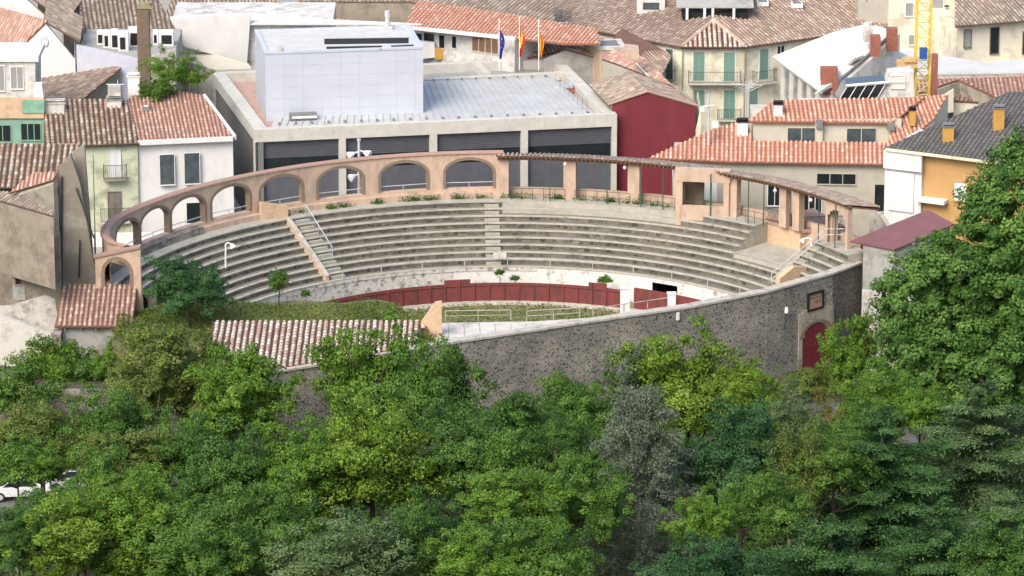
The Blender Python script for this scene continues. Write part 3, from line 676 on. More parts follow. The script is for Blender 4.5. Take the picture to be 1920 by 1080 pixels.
# ------------------------------------------------------------------ perimeter stone wall
sw=empty('stone_wall',(0,-22,-5),'tall grey lava-stone perimeter wall with pale coping, running across in front of the arena','wall')
def wallpiece(i0,i1,m):
    mb=MB()
    for a,b in zip(WALL[i0:i1],WALL[i0+1:i1+1]):
        d_=V3((b.x-a.x,b.y-a.y,0)).normalized(); n_=V3((d_.y,-d_.x,0)); n_=n_ if n_.y>0 else -n_
        p=[V3((a.x,a.y,0)),V3((b.x,b.y,0)),V3((b.x,b.y,0))+n_*.6,V3((a.x,a.y,0))+n_*.6]; mb.prism([(k.x,k.y) for k in p],-7.5,2.85)
    return mb.build('masonry',M[m],sw)
wallpiece(0,1,'stone_shaded'); wallpiece(1,len(WALL)-1,'stone_dark')
mb=MB()
for a,b in zip(WALL,WALL[1:]):
    d_=V3((b.x-a.x,b.y-a.y,0)).normalized(); n_=V3((d_.y,-d_.x,0)); n_=n_ if n_.y>0 else -n_
    o=V3((a.x,a.y,2.85))-n_*.08; mb.ob(o,V3((b.x-a.x,b.y-a.y,0)),n_*.8,V3((0,0,.15)))
mb.build('coping',M['coping_white'],sw)
FW_=Face(WALL[1],WALL[2])
# gate: red leaf in a rendered arched surround
u0,u1,zb,zt2=FW_.rect(1503,605,1553,700); mb=MB()
us=np.linspace(u0-.0,u1,13); zc=zt2-.9
def gh(u,u0=u0,u1=u1): s=(u-(u0+u1)/2)/((u1-u0)/2); return zc+.9*math.sqrt(max(0,1-s*s))
s0,s1,_,zs=FW_.rect(1496,595,1561,700)
for a,b in zip(us,us[1:]): mb.ob(FW_.pt(a,-5.2,.02),FW_.U*(b-a),FW_.N*.04,V3((0,0,(gh(a)+gh(b))/2+5.2)))
gt=mb.build('gate',M['door_red'],sw)
mb=MB(); 
for a in np.arange(u0+.25,u1,.3): FW_.bx(mb,a,a+.05,-5,gh(a)-.1,.05,.075)
FW_.bx(mb,u0+.1,u1-.1,-2.2,-2.05,.05,.09); mb.build('plank_line',M['red_wall'],gt)
mb=MB(); FW_.bx(mb,s0,u0,-5.2,zs+.6,-.02,.08); FW_.bx(mb,u1,s1,-5.2,zs+.6,-.02,.08)
for a,b in zip(us,us[1:]): h=min(gh(a),gh(b)); FW_.bx(mb,a,b,h,zs+.6+.25*(a-s0)/(s1-s0),-.02,.08)
mb.build('gate_surround',M['old_render_light'],sw)
mb=MB()
for t0,t1 in zip(np.linspace(0,math.pi,13),np.linspace(0,math.pi,13)[1:]):
    c=(u0+u1)/2; r_=(u1-u0)/2
    def Q(t,k,o): return FW_.pt(c-r_*k*math.cos(t),zc+.9*k*math.sin(t)*1.05,o)
    for o in (.12,): mb.poly([Q(t0,.98,o),Q(t1,.98,o),Q(t1,1.22,o),Q(t0,1.22,o)]); mb.poly([Q(t0,.98,o),Q(t1,.98,o),Q(t1,.98,0),Q(t0,.98,0)]); mb.poly([Q(t0,1.22,o),Q(t1,1.22,o),Q(t1,1.22,0),Q(t0,1.22,0)])
mb.build('gate_arch',M['arch_trim'],sw)
r_=FW_.rect(1515,550,1540,577)
mb=MB(); FW_.bx(mb,r_[0]-.14,r_[1]+.14,r_[2]-.14,r_[2],0,.16); FW_.bx(mb,r_[0]-.14,r_[1]+.14,r_[3],r_[3]+.14,0,.16); FW_.bx(mb,r_[0]-.14,r_[0],r_[2],r_[3],0,.16); FW_.bx(mb,r_[1],r_[1]+.14,r_[2],r_[3],0,.16)
pq=mb.build('plaque_frame',M['black'],sw); mb=MB(); FW_.bx(mb,r_[0],r_[1],r_[2],r_[3],0,.06); mb.build('plaque',M['plaque'],pq)
mb=MB(); 
for i in range(5): z=r_[2]+.2+i*.0; u=r_[0]+.15+i*.15; FW_.bx(mb,u,u+.05,r_[2]+.3,r_[2]+.62,.06,.075)
FW_.bx(mb,r_[0]+.12,r_[1]-.12,r_[3]-.35,r_[3]-.28,.06,.075); mb.build('plaque_marks',M['wood'],pq)
# wall lamp on the masonry
c=FW_.at(1470,585)+FW_.N*.25; lp=empty('wall_lamp',c,'small white lantern fixed to the stone wall left of the red gate','lamp')
mb=MB(); mb.tube(c,c+V3((0,0,.42)),.16,8,.12); mb.build('lantern',M['white_metal'],lp); mb=MB(); mb.path([c+V3((0,0,-.02)),c-V3((0,0,1.3))-FW_.N*.2],.03,4); mb.tube(c+V3((0,0,.42)),c+V3((0,0,1.4))-FW_.N*.2,.02,4); mb.build('bracket',M['iron'],lp)
mb=MB(); c=FW_.at(1270,598); f2=Face(WALL[3],WALL[4]); c=f2.at(1270,592); f2.bx(mb,(c-f2.P).dot(f2.U)-.1,(c-f2.P).dot(f2.U)+.1,c.z-.3,c.z+.25,0,.15); x=mb.build('pipe_outlet',M['white_metal']); tag(x,'small white box fixed high on the stone wall below the second white pier','box')
# terrace behind the wall, railings, white piers
tq=[atz(828,606,2.7),atz(1000,603,2.7),atz(1112,596,2.7)]
mb=MB(); pts=[(tq[0].x,tq[0].y),(tq[2].x-3,tq[0].y+.2),(tq[2].x,tq[2].y)]+[(p.x,p.y+.55) for p in WALL[4:7]]
pts=[(tq[0].x-.3,tq[0].y),(tq[1].x,tq[1].y),(tq[2].x,tq[2].y)]+[(p.x,p.y+.62) for p in WALL[4:6]]+[(tq[0].x-.3,wally(tq[0].x)+.62)]
mb.prism(pts,-2.3,2.72); tr_=mb.build('terrace',M['terrace']); tag(tr_,'pale paved terrace slab between the arena and the stone wall','terrace')
mb=MB()
for x in range(840,1100,29):
    a=atz(x,606,2.72); b=V3((a.x+.12,wally(a.x)+.7,0)); mb.ob((a.x,a.y+.0,2.724),(b.x-a.x,b.y-a.y,0),(.05,0,0),(0,0,.012))
mb.build('joint',M['grey_wall'],tr_)
def rail(name,label,pts,h,m='white_metal',post=1.6,lab='railing',r=.032,mid=True):
    e=empty(name,pts[0],label,lab); mb=MB(); mb.path([p+V3((0,0,h)) for p in pts],r,5)
    if mid: mb.path([p+V3((0,0,h*.5)) for p in pts],r*.7,4)
    mb.build('rail',M[m],e); mb=MB()
    for a,b in zip(pts,pts[1:]):
        k=max(1,int((b-a).length/post))
        for i in range(k+1): p=a.lerp(b,i/k); mb.tube(p,p+V3((0,0,h)),r,5)
    mb.build('post',M[m],e); return e
rail('railing','white tube railing at the left edge of the pale terrace, beside the triangular wall',[atz(835,602,2.7),atz(958,600,2.7)],.75,m='coping_white')
rail('railing','white tube railing with a slanting start at the right end of the pale terrace',[atz(988,602,2.7),atz(1087,596,2.7)],.75,m='coping_white')
rail('railing','long low white railing along the top of the stone wall, between the two white piers',[atz(1112,593,2.95),atz(1170,584,2.95),atz(1258,571,2.95)],.55,m='coping_white',mid=False)
for (x0,x1,y0,y1,lb) in ((1163,1181,541,580,'tall white rendered pier in front of the red barrier, left of the dark passage'),(1252,1267,551,577,'short white rendered pier at the stone wall, below the dark passage')):
    a=atz((x0+x1)/2,y1,2.8); s=sc_at(a); mb=MB(); h=(y1-y0)/s/.961; mb.cbox((a.x,a.y+.4,-2.2),(x1-x0)/s,.5,h+5.0-.1); o=mb.build('pier',M['white']); tag(o,lb,'pier')
    mb=MB(); mb.cbox((a.x,a.y+.4,h+2.7),(x1-x0)/s+.1,.6,.08); mb.build('pier_cap',M['white'],o)
# triangular gable wall and pent roof in front of the mound
tw=quadwall('gable_wall',[(790,625,2.9),(829,625,2.9)],'ochre_plaster',.4,None,[(780,640),(829,640),(828,566),(816,568),(790,604)]); tag(tw,'small pointed ochre gable wall at the right end of the bleached tile roof','wall')
pr=empty('lean_to',WALL[7],'long low lean-to with bleached roof tiles behind the dark stone wall','outbuilding')
lo0=V3((WALL[9].x,WALL[9].y+.3,3.02)); lo1=V3((WALL[6].x+1.2,wally(WALL[6].x+1.2)+.35,3.02))
za=4.35; h0=atz(398,603,za); h1=atz(800,602,za)
poly=[lo0,lo1,V3((h1.x,h1.y,h1.z)),V3((h0.x,h0.y,h0.z))]
n_=(poly[1]-poly[0]).cross(poly[3]-poly[0]).normalized(); poly[2]=onp(800,602,poly[0],n_)
rf=roof(pr,poly,'cream',over=0,sp=.42,steps=True,tl=.5,h=.12,run=(0,1,0)); skirt(pr,poly,-4.9,M['old_render'])
# grass mound
mb=MB(); nx,ny=50,12; G=[[None]*(ny+1) for _ in range(nx+1)]
fx=[225,300,430,530,600,640,700,740,770,806]; fy=[588,575,561,566,568,565,563,574,588,603]
for i in range(nx+1):
    px=225+(806-225)*i/nx; fa=atz(px,float(np.interp(px,fx,fy)),2.7); x0=fa.x; y0=max(-24.0 if x0<-20.5 else -60,wally(x0)+.8)
    for j in range(ny+1):
        f=j/ny; y=y0+(fa.y-y0)*min(1,f*1.09); z=2.7+.12*math.sin(x0*1.1+y)+.1*math.sin(y*1.7); z+=(-6.0 if j==ny else 0); 
        if x0<-20.5 and f<.12: z=.2
        G[i][j]=V3((x0+(0 if j<ny else 0),y,z))
for i in range(nx):
    for j in range(ny): mb.poly([G[i][j],G[i+1][j],G[i+1][j+1],G[i][j+1]])
for i in (0,nx):
    for j in range(ny-1): a,b_=G[i][j],G[i][j+1]; mb.poly([a,b_,V3((b_.x,b_.y,-3)),V3((a.x,a.y,-3))])
mo=mb.build('grass_mound',M['grass_mound'],smooth=False); tag(mo,kind='structure')
# ------------------------------------------------------------------ town behind the ring, z0 = street level
Z0=-1.0
def bld(name,label,P,cat='house'): return empty(name,(P.x,P.y,Z0),label,cat)
def wallpx(parent,pts,Y,th,m,name='wall',z0=None,YR=None):
    """vertical wall polygon traced on a plane at depth Y (left) .. YR (right), with thickness th going back"""
    YR=Y if YR is None else YR; a=aty(*pts[0],Y); xr=max(pts,key=lambda p:p[0]); b=aty(*xr,YR)
    F=Face(a,b); q=[F.at(x,y) for x,y in pts]
    if z0 is not None: 
        q=sorted(q,key=lambda p:(p-F.P).dot(F.U)); top=q; q=[V3((q[0].x,q[0].y,z0))]+q+[V3((q[-1].x,q[-1].y,z0))]
    N=F.N*-th; mb=MB(); mb.poly(q); mb.poly([p+N for p in q][::-1])
    for i in range(len(q)): c,d_=q[i],q[(i+1)%len(q)]; mb.poly([c,d_,d_+N,c+N])
    o=mb.build(name,M[m],parent); return F,o
# ---- white house and pale green house, left of centre
Yh=16.5
ze=zY(262,264,Yh); E0=atz(258,266,ze); E1=atz(436,258,ze)
h=bld('house','white two-storey house with orange tile roof and white edge boards, left of the modern block',E0)
Fw=Face(E0,E1); dr=planepts([(258,266,ze),(436,258,ze),(375,180,ze+2.0)],[(258,266),(436,258),(378,180),(270,163),(236,193)])
R1=dr; roof(h,R1,'pink',over=.12,steps=True,sp=.32)
wpoly=[E0,E1,V3((dr[2].x+1.5,dr[2].y+2,ze)),V3((dr[3].x-.5,dr[3].y+2,ze))]
skirt(h,[p+V3((0,.25,0)) for p in [R1[0],R1[1]]]+[R1[2],R1[3],R1[4]],Z0,M['white'],drop=.1)
mb=MB(); 
for a,b in ((R1[0],R1[1]),(R1[1],R1[2])):
    d_=(b-a); n_=V3((d_.y,-d_.x,0)).normalized(); mb.ob(a-V3((0,0,.22))+n_*.1,d_,n_*.22,V3((0,0,.36)))
mb.build('fascia',M['white'],h)
for r in ((300,290,327,346),(346,287,374,344),(350,380,377,418)): window(h,Fw,r,'glass_grey' if r[0]!=350 else 'glass','white',fw=.05,mull=0)
c=aty(274,207,Yh+4); mb=MB(); a_=R1[0].lerp(R1[3],.6); cc=onp(274,207,R1[0],(R1[1]-R1[0]).cross(R1[3]-R1[0]).normalized()); mb.cbox(cc,.55,.5,.35); sk=mb.build('skylight',M['slat_grey'],h); mb=MB(); mb.cbox(cc+V3((0,0,.35)),.36,.34,.05); mb.build('skylight_pane',M['white'],sk)
G0=atz(85,274,ze); G1=atz(257,268,ze)
g=bld('house','narrow pale green house with two iron balconies and a mottled brown roof',G0)
gp=planepts([(85,274,ze),(257,268,ze),(236,188,ze+2.0)],[(85,274),(257,268),(236,190),(88,188)])
roof(g,gp,'brown',over=.15,steps=True,sp=.4,h=.13)
skirt(g,[p+(V3((0,.35,0)) if i<2 else V3((0,0,0))) for i,p in enumerate(gp)],Z0,M['pale_green'])
Fg=Face(G0+V3((0,.33,0)),G1+V3((0,.33,0)))
window(g,Fg,(204,282,226,332),'shutter_white','white',mull=1,fw=.04,sill=False); window(g,Fg,(203,360,227,410),'wood_grey','wood_grey',fw=.04,sill=False)
balcony(g,Fg,(193,306,237,332),.75,'iron','grey_render'); balcony(g,Fg,(188,389,243,414),.4,'iron','concrete')
chimney(g,251,143,178,Yh+6.5,22,'white','white',.7); chimney(g,103,192,216,Yh+3.2,36,'white_dirty','white_dirty',.8); chimney(g,214,186,203,Yh+4.5,28,'white_dirty','grey_wall',.9)
# street wall seen through the left arches
mb=MB(); a=aty(150,438,Yh-1.6); b=aty(520,425,Yh-1.2); F=Face(a,b); F.bx(mb,0,(b-a).length,Z0-.1,a.z,-.3,0); ww=mb.build('garden_wall',M['white']); tag(ww,'long white street wall seen through the arches at the left end of the bullring','wall')
# ---- balcony building at the left edge
Y=19; b=bld('apartment_building','old house with roof terrace, salmon parapet and green gallery at the left edge',aty(0,225,Y))
F,_=wallpx(b,[(-60,224),(83,224)],Y,6,'turq',z0=Z0); wallpx(b,[(-60,184),(82,184),(82,222),(-60,222)],Y-.15,.3,'ochre_plaster','parapet')
wallpx(b,[(42,188),(83,188),(83,212),(42,212)],Y-.25,.08,'green_panel','panel')
Fb=Face(aty(-10,224,Y),aty(83,224,Y)); window(b,Fb,(40,232,76,262),'glass','turq',mull=2,fw=.06); window(b,Fb,(-10,235,20,265),'glass','turq')
F,_=wallpx(b,[(-60,112),(66,112),(66,182),(-60,182)],Y+1.2,4.5,'white_dirty','terrace_room'); window(b,F,(21,126,43,166),'shutter_grey','white')
window(b,F,(-14,124,8,170),'shutter_grey','white')
wallpx(b,[(-60,106),(72,106),(72,116),(-60,116)],Y+1.0,5,'white','terrace_room_roof'); wallpx(b,[(64,158),(78,158),(82,184),(64,184)],Y+.3,.8,'white','parapet_block')
wallpx(b,[(-60,90),(70,90),(70,105),(-60,105)],Y+5.8,.4,'salmon','party_wall')
# ---- brown roof behind it
hz=planepts([(72,92,9.3),(222,128,9.3),(150,187,7.95)],[(72,92),(224,128),(150,188),(86,188)])
b=bld('house','long low house with reddish brown tile roof sloping toward the white gabled house',hz[3]); roof(b,hz,'mid',over=.1,sp=.4,steps=True); skirt(b,hz,Z0,M['grey_render'])
# small satellite frame and water unit on the ridge
a=aty(215,178,21); mb=MB(); mb.cbox(a,1.0,.8,.75); u=mb.build('casing',M['white_dirty'],empty('roof_unit',a,'boxy white rooftop unit beside the white chimney, above the pale green house','roof unit'))
mb=MB(); mb.tube(a+V3((.3,-.3,.7)),a+V3((.3,-.3,1.3)),.03,5); mb.path([a+V3((-.6,-.4,.95)),a+V3((.8,-.4,.95))],.035,4); mb.build('frame',M['white_metal'],u.parent)
# ---- white gabled houses top left
Y=33
b=bld('house','white gabled house with a round attic window and reddish tile roof, far left',aty(40,100,Y))
F,_=wallpx(b,[(38,88),(85,43),(140,72),(140,112)],Y,.4,'white','gable_wall',z0=Z0)
pk=F.at(85,40); rt=F.at(148,75); lf=F.at(36,88); bk=V3((-.6,8.5,0)); 
roof(b,[rt,pk,pk+bk,rt+bk],'old',over=.12,sp=.36); roof(b,[lf,pk,pk+V3((-8,9,0)),lf+V3((-8,9,0))],'pink',over=.12,sp=.36)
u0,u1,z0,z1=F.rect(77,69,90,88); mb=MB(); c=F.pt((u0+u1)/2,(z0+z1)/2,.06); rad=(u1-u0)/2
rg=[c+F.U*rad*math.cos(t)+V3((0,0,rad*1.3*math.sin(t))) for t in np.linspace(0,2*math.pi,15)]
mb.path(rg,.05,4); wn=mb.build('window',M['white_dirty'],b); mb=MB(); mb.poly(rg[:-1]); mb.build('pane',M['shutter_white'],wn)
Y=40
b=bld('house','white gabled house with steep eave line at the top left corner',aty(20,40,Y))
F,_=wallpx(b,[(-40,-5),(20,-28),(118,38),(118,60)],Y,.4,'white','gable_wall',z0=Z0)
pk=F.at(20,-30); rt=F.at(124,36); bk=V3((.5,9,0)); roof(b,[rt,pk,pk+bk,rt+bk],'old',over=.15,sp=.36); lf=F.at(-60,20); roof(b,[lf,pk,pk+bk,lf+bk],'pink',over=.1,sp=.36)
# ---- big brown roof top left and its AC terrace
q=planepts([(150,68,10),(325,62,10),(285,-12,11.9)],[(112,35),(150,70),(328,62),(288,-14),(70,-14)])
b=bld('house','large house with a broad brown tile roof above a row of air conditioners',q[1]); roof(b,q,'old',over=.1,sp=.38,steps=True); skirt(b,q,Z0,M['grey_render'])
Y=40
b=bld('building','low blue-grey building with terrace parapet carrying the air conditioners',aty(145,110,Y-3))
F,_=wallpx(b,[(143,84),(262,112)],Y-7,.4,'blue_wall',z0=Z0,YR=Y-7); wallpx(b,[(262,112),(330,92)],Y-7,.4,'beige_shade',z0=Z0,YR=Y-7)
zt_=zY(220,90,Y-5.2)-.02; xa,xb=aty(146,90,Y-6).x,aty(328,90,Y-6).x; mb=MB(); mb.box(xa,Y-6.59,Z0,xb,Y+2,zt_); mb.build('terrace',M['grey_wall'],b)
for i,(x0,x1,y0,y1,tw_) in enumerate(((182,193,58,84,0),(194,207,58,90,1),(208,222,56,92,0),(222,241,60,96,1),(241,262,52,88,0),(287,297,58,84,0),(298,325,58,86,1))):
    a=atz((x0+x1)/2,y1,zt_); s=sc_at(a); w_=(x1-x0)/s; hh=(y1-y0)/s/.98; e=empty('air_conditioner',a,None,'air conditioner','air conditioners lined up on the terrace under the brown roof')
    e['label']=['slim white air conditioner, leftmost of the rooftop row','white air conditioner, second from the left of the row','white air conditioner in the middle of the left cluster','wide white air conditioner with a dark open side, fourth from left','tall white air conditioner just left of the brick chimney','slim white air conditioner just right of the brick chimney','wide white air conditioner at the right end of the row'][i]
    mb=MB(); mb.box(a.x-w_/2,a.y,a.z,a.x+w_/2,a.y+.6,a.z+hh); mb.build('casing',M['white'],e); mb=MB(); f=.25 if i%2 else .5
    mb.box(a.x-w_*.32,a.y-.03,a.z+.15,a.x+w_*f*.8,a.y-.004,a.z+hh*.72); mb.build('grille',M['black'],e)
# ---- brick chimney stack
a=aty(271,130,27); t=aty(271,14,27); e=empty('brick_stack',a,'tall square brick chimney stack with mossy cap, beside the green tree','chimney'); mb=MB(); mb.cbox((a.x,a.y,Z0),.98,.98,t.z-Z0); mb.build('shaft',M['brick_old'],e)
mb=MB(); mb.cbox((t.x,t.y,t.z),1.12,1.12,.25); mb.cbox((t.x,t.y,t.z+.25),.9,.9,.15); mb.build('cap',mat('moss_cap',(.3,.29,.16),(.2,.19,.11),scale=4),e)
# ---- white industrial building behind
Y=44
b=bld('building','large blank white building with a slightly sloping roof, behind the green tree',aty(400,100,Y))
wallpx(b,[(318,33),(345,88),(463,119),(470,28)],Y,.5,'white_sheet'); 
q=planepts([(463,40,zY(463,44,44)),(660,40,zY(463,44,44)),(640,28,zY(463,44,44)+.05)],[(318,34),(462,44),(790,44),(620,36),(480,24),(330,28)]); flatroof(b,q,M['white_sheet'],0)
mb=MB(); p=[aty(318,36,Y+.6),aty(466,30,Y+.6)]; mb.ob((p[0].x,p[0].y,Z0),(p[1].x-p[0].x+7,0,0),(0,9,0),(0,0,p[0].z-Z0-.5)); mb.build('wall',M['white_dirty'],b)
q=planepts([(305,95,7.7),(462,120,7.7),(345,86,7.9)],[(300,97),(345,86),(465,119),(470,128),(400,130)])
b=bld('building','low shed roof in front of the blank white building',q[0]); flatroof(b,q,M['beige'],.05); skirt(b,q,Z0,M['white_dirty'])
# ---- roof strip top centre-left and long orange roof
zq=zY(310,28,62); q=planepts([(310,28,zq),(520,16,zq),(480,2,zq+.5)],[(310,30),(520,12),(520,-16),(330,-16)]); b=bld('house','far brown tile roof above the blank white building, top edge',q[0]); roof(b,q,'old',over=.1); skirt(b,q,Z0,M['old_render_light'])
q=planepts([(640,42,zY(640,42,56)),(765,36,zY(640,42,56)),(560,6,zY(640,42,56)+.8)],[(480,24),(640,43),(770,36),(752,5),(560,5)]); b=bld('house','long orange roof with little white chimneys behind the blank white building',q[0]); roof(b,q,'orange',over=.1,steps=True); skirt(b,q,Z0,M['cream2'])
chimney(b,515,17,26,q[1].y+3,8,'white','white',.5); chimney(b,604,27,36,q[1].y+1.5,9,'white','white',.5); chimney(b,620,30,40,q[1].y+1,8,'white','white',.5); chimney(b,775,2,12,q[1].y+5,8,'white','white',.5)
q=planepts([(765,3,zY(765,3,55)),(1240,62,zY(765,3,55)),(900,-20,zY(765,3,55)+.9)],[(560,3),(765,3),(960,32),(1040,44),(1040,-25),(560,-25)])
b=bld('house','broad grey-brown tile roof filling the top centre',q[1]); roof(b,q,'old',over=.0,sp=.38); skirt(b,q,Z0,M['old_render'])
# orange-roofed building with gallery
z=zY(765,48,46); q=planepts([(763,49,z),(1118,84,z),(785,5,z+1.1)],[(763,49),(1060,80),(1120,80),(1115,56),(960,30),(785,4)])
b=bld('house','building with a long bright orange roof and a laundry gallery beneath it',q[0]); roof(b,q,'orange',over=.2,steps=True)
F,_=wallpx(b,[(768,56),(965,74)],q[0].y+1.6,5,'white_dirty',z0=Z0,YR=q[1].y+1.6)
wallpx(b,[(815,90),(936,95),(936,112),(815,112)],q[0].y-.4,.3,'ochre_wall','parapet'); wallpx(b,[(775,76),(815,80),(815,108),(775,112)],q[0].y-.3,.4,'white','parapet')
wallpx(b,[(763,49),(965,70),(965,76),(763,55)],q[0].y-.1,.25,'white','eave_board',YR=q[1].y-.2)
for r in ((776,62,792,90),(824,66,834,90),(848,68,856,90),(795,62,815,84)): window(b,F,r,'glass','white',mull=0,fw=.04)
window(b,F,(886,70,934,98),'wood','white_dirty',mull=3,fw=.03)
mb=MB(); 
for x in (777,862,885): a=aty(x,100,q[0].y+.2); t=aty(x,58,q[0].y+.2); mb.tube(a,t,.05,5)
mb.build('post',M['white_metal'],b)
wallpx(b,[(936,68),(962,70),(962,112),(936,112)],q[0].y-.6,2,'cream2','stair_tower')
# ---- vast brown roof and cream corner building
Yc=46; ze=zY(1280,87,Yc)
c0,c1,c2,c3=atz(1037,43,ze),atz(1280,88,ze),atz(1397,88,ze),atz(1672,50,ze)
b=bld('apartment_building','cream corner building with green shutters and a broad weathered tile roof',c1)
ap=onp(1338,40,aty(1338,40,Yc+3.7),V3((0,1,0)))
L0=onp(960,20,c0,V3((0,0,1)))
roof(b,[c1,c2,ap],'cream',over=.08,sp=.42,steps=True,h=.13)
bA=onp(1335,0,c1,(c0-c1).cross(ap-c1)); bB=onp(1335,0,c2,(c3-c2).cross(ap-c2))
n1=(c0-c1).cross(ap-c1).normalized(); n2=(c3-c2).cross(ap-c2).normalized()
roof(b,[c0,c1,ap,onp(1290,-14,c0,n1),onp(1037,-14,c0,n1)],'mid',over=.06,sp=.36,steps=True)
roof(b,[c2,c3,onp(1600,-14,c2,n2),onp(1350,-14,c2,n2),ap],'mid',over=.06,sp=.36,steps=True)
mb=MB()
for s_,e_ in ((c1,ap),(c2,ap)): ridge(mb,s_+V3((0,0,.1)),e_+V3((0,0,.1)),.17)
mb.build('ridge_tiles',T['cream'],b)
ins=V3((0,.45,0))
W=[c0+ins,c1+ins,c2+ins,c3+ins,V3((c3.x,c3.y+9,ze)),V3((c0.x,c0.y+12,ze))]; skirt(b,W,Z0,M['cream'],drop=.05)
F1,F2,F3=Face(c0+ins,c1+ins),Face(c1+ins,c2+ins),Face(c2+ins,c3+ins)
for r in ((1200,86,1213,125),(1249,92,1262,148)): shutters(b,F1,r,'shutter_green_dark')
for r in ((1300,97,1321,151),(1357,98,1378,151),(1357,169,1378,222),(1300,169,1321,198)): shutters(b,F2,r)
for r in ((1424,92,1440,148),(1404,165,1420,220)): shutters(b,F3,r)
window(b,F3,(1457,86,1470,110),'glass','white'); balcony(b,F2,(1290,131,1389,152),.9,'iron','concrete'); balcony(b,F1,(1240,128,1268,150),.5,'iron','concrete'); balcony(b,F3,(1410,130,1450,152),.7,'iron','concrete')
balcony(b,F2,(1345,203,1389,222),.6,'iron','concrete'); 
mb=MB()
for p in (c1+ins,c2+ins): mb=MB(); mb.tube((p.x,p.y-.12,Z0),(p.x,p.y-.12,ze-.4),.06,6); mb.build('downpipe',M['old_render_light'],b)
# roof-top shapes on that roof
def onroof(px,py,n,p): return onp(px,py,p,n)
a=onroof(1220,16,n1,c0); e=empty('roof_hatch',a,'glazed roof lantern between two rendered posts, top centre of the brown roof','roof lantern'); mb=MB(); mb.cbox(a-V3((0,0,.3)),2.4,1.6,1.2); mb.build('wall',M['white_dirty'],e); mb=MB(); mb.cbox(a+V3((0,-.83,.1)),1.4,.04,.6); mb.build('pane',M['glass_grey'],e)
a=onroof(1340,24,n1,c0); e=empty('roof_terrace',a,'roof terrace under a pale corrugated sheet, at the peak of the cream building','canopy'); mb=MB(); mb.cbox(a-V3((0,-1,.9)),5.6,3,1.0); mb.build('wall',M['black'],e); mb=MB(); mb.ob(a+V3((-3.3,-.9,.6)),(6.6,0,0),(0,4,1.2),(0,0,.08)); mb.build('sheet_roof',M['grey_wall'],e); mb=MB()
for x in (-2.4,-.9,-.2,1.6): mb.cbox(a+V3((x,-.85,-.4)),.22,.1,1.0)
mb.build('post',M['white'],e)
for px,py,lb in ((1430,10,'small white tilted skylight near the top of the brown roof'),(1494,13,'round-edged white skylight on the right part of the brown roof')):
    a=onroof(px,py,n2,c2); mb=MB(); mb.cbox(a,1.0,.9,.35); o=mb.build('skylight',M['white']); tag(o,lb,'skylight'); mb=MB(); mb.cbox(a+V3((0,0,.35)),.7,.5,.04); mb.build('pane',M['glass_grey'],o)
# ---- small roofs between the modern block and the cream building
def small(name,label,ref,pts,t,wall,over=.08,cat='house',sp=.36,steps=True):
    q=planepts(ref,pts); b=bld(name,label,q[0],cat); roof(b,q,t,over=over,sp=sp,steps=steps); skirt(b,q,Z0,M[wall]); return b,q
b,q=small('house','low house with pinkish mottled roof right of the flags',[(1000,100,8.0),(1060,95,8.0),(1040,72,8.65)],[(985,108),(1062,94),(1100,88),(1045,70),(1000,88)],'pink','grey_wall')
Y=41
b=bld('house','grey rendered house with a gabled mottled roof, just behind the modern block',aty(1060,120,Y))
F,_=wallpx(b,[(1020,112),(1062,94),(1120,108),(1200,140),(1200,165)],Y,.4,'grey_wall',z0=Z0); pk=F.at(1062,92); rt=F.at(1125,108); r2=F.at(1205,142)
roof(b,[rt,pk,pk+V3((.4,6.5,.1)),rt+V3((.4,6.5,.1))],'mid',over=.1); roof(b,[F.at(1120,112),F.at(1232,158),F.at(1262,150)+V3((0,5,1.0)),F.at(1170,100)+V3((0,5,1.0))],'mid',over=.08)
chimney(b,1124,84,112,Y+1,9,'cream2','pink',.4); chimney(b,1184,122,132,Y+1.2,9,'brick_old','slat_grey',.5)
b,q=small('house','house with reddish tile roof and a white roof edge, below the cream building facade',[(1130,108,8.6),(1250,160,8.6),(1195,98,9.5)],[(1130,110),(1160,120),(1262,162),(1210,112),(1180,96),(1130,92)],'pink','beige_shade')
mb=MB(); a=onp(1193,122,q[0],pl(q)); c=onp(1216,146,q[0],pl(q)); mb.tube(a+V3((0,0,.15)),c+V3((0,0,.15)),.07,4); mb.build('flashing',M['white'],b)
Y=36
b=bld('building','small pale flat-roofed extension with a dark skylight, beneath the left cream facade',aty(1150,90,Y-3)); q=planepts([(1095,76,9.4),(1165,76,9.4),(1172,88,9.4)],[(1095,76),(1162,73),(1172,88),(1125,88)]); flatroof(b,q,M['white_dirty'],.1,.25); skirt(b,q,Z0,M['pink_wall'] if 'pink_wall' in M else M['salmon']); q2=[p.lerp(sum(q,V3((0,0,0)))/4,.3)+V3((0,0,.02)) for p in q]; flatroof(b,q2,M['slat_grey'],0,.02,'skylight')
wallpx(b,[(1172,92),(1198,95),(1198,112),(1172,110)],Y-4.5,2,'salmon','annex')
mb=MB(); dq=[aty(x,y,42) for x,y in ((1018,68),(1024,60),(1036,58),(1050,62),(1062,73))]; 
for p,r_ in zip(dq,dq[1:]): mb.ob(p,r_-p,(0,3,0),(0,0,-.15))
o=mb.build('vault_roof',M['white_sheet']); tag(o,'small arched pale vault roof behind the red and yellow flags','roof')
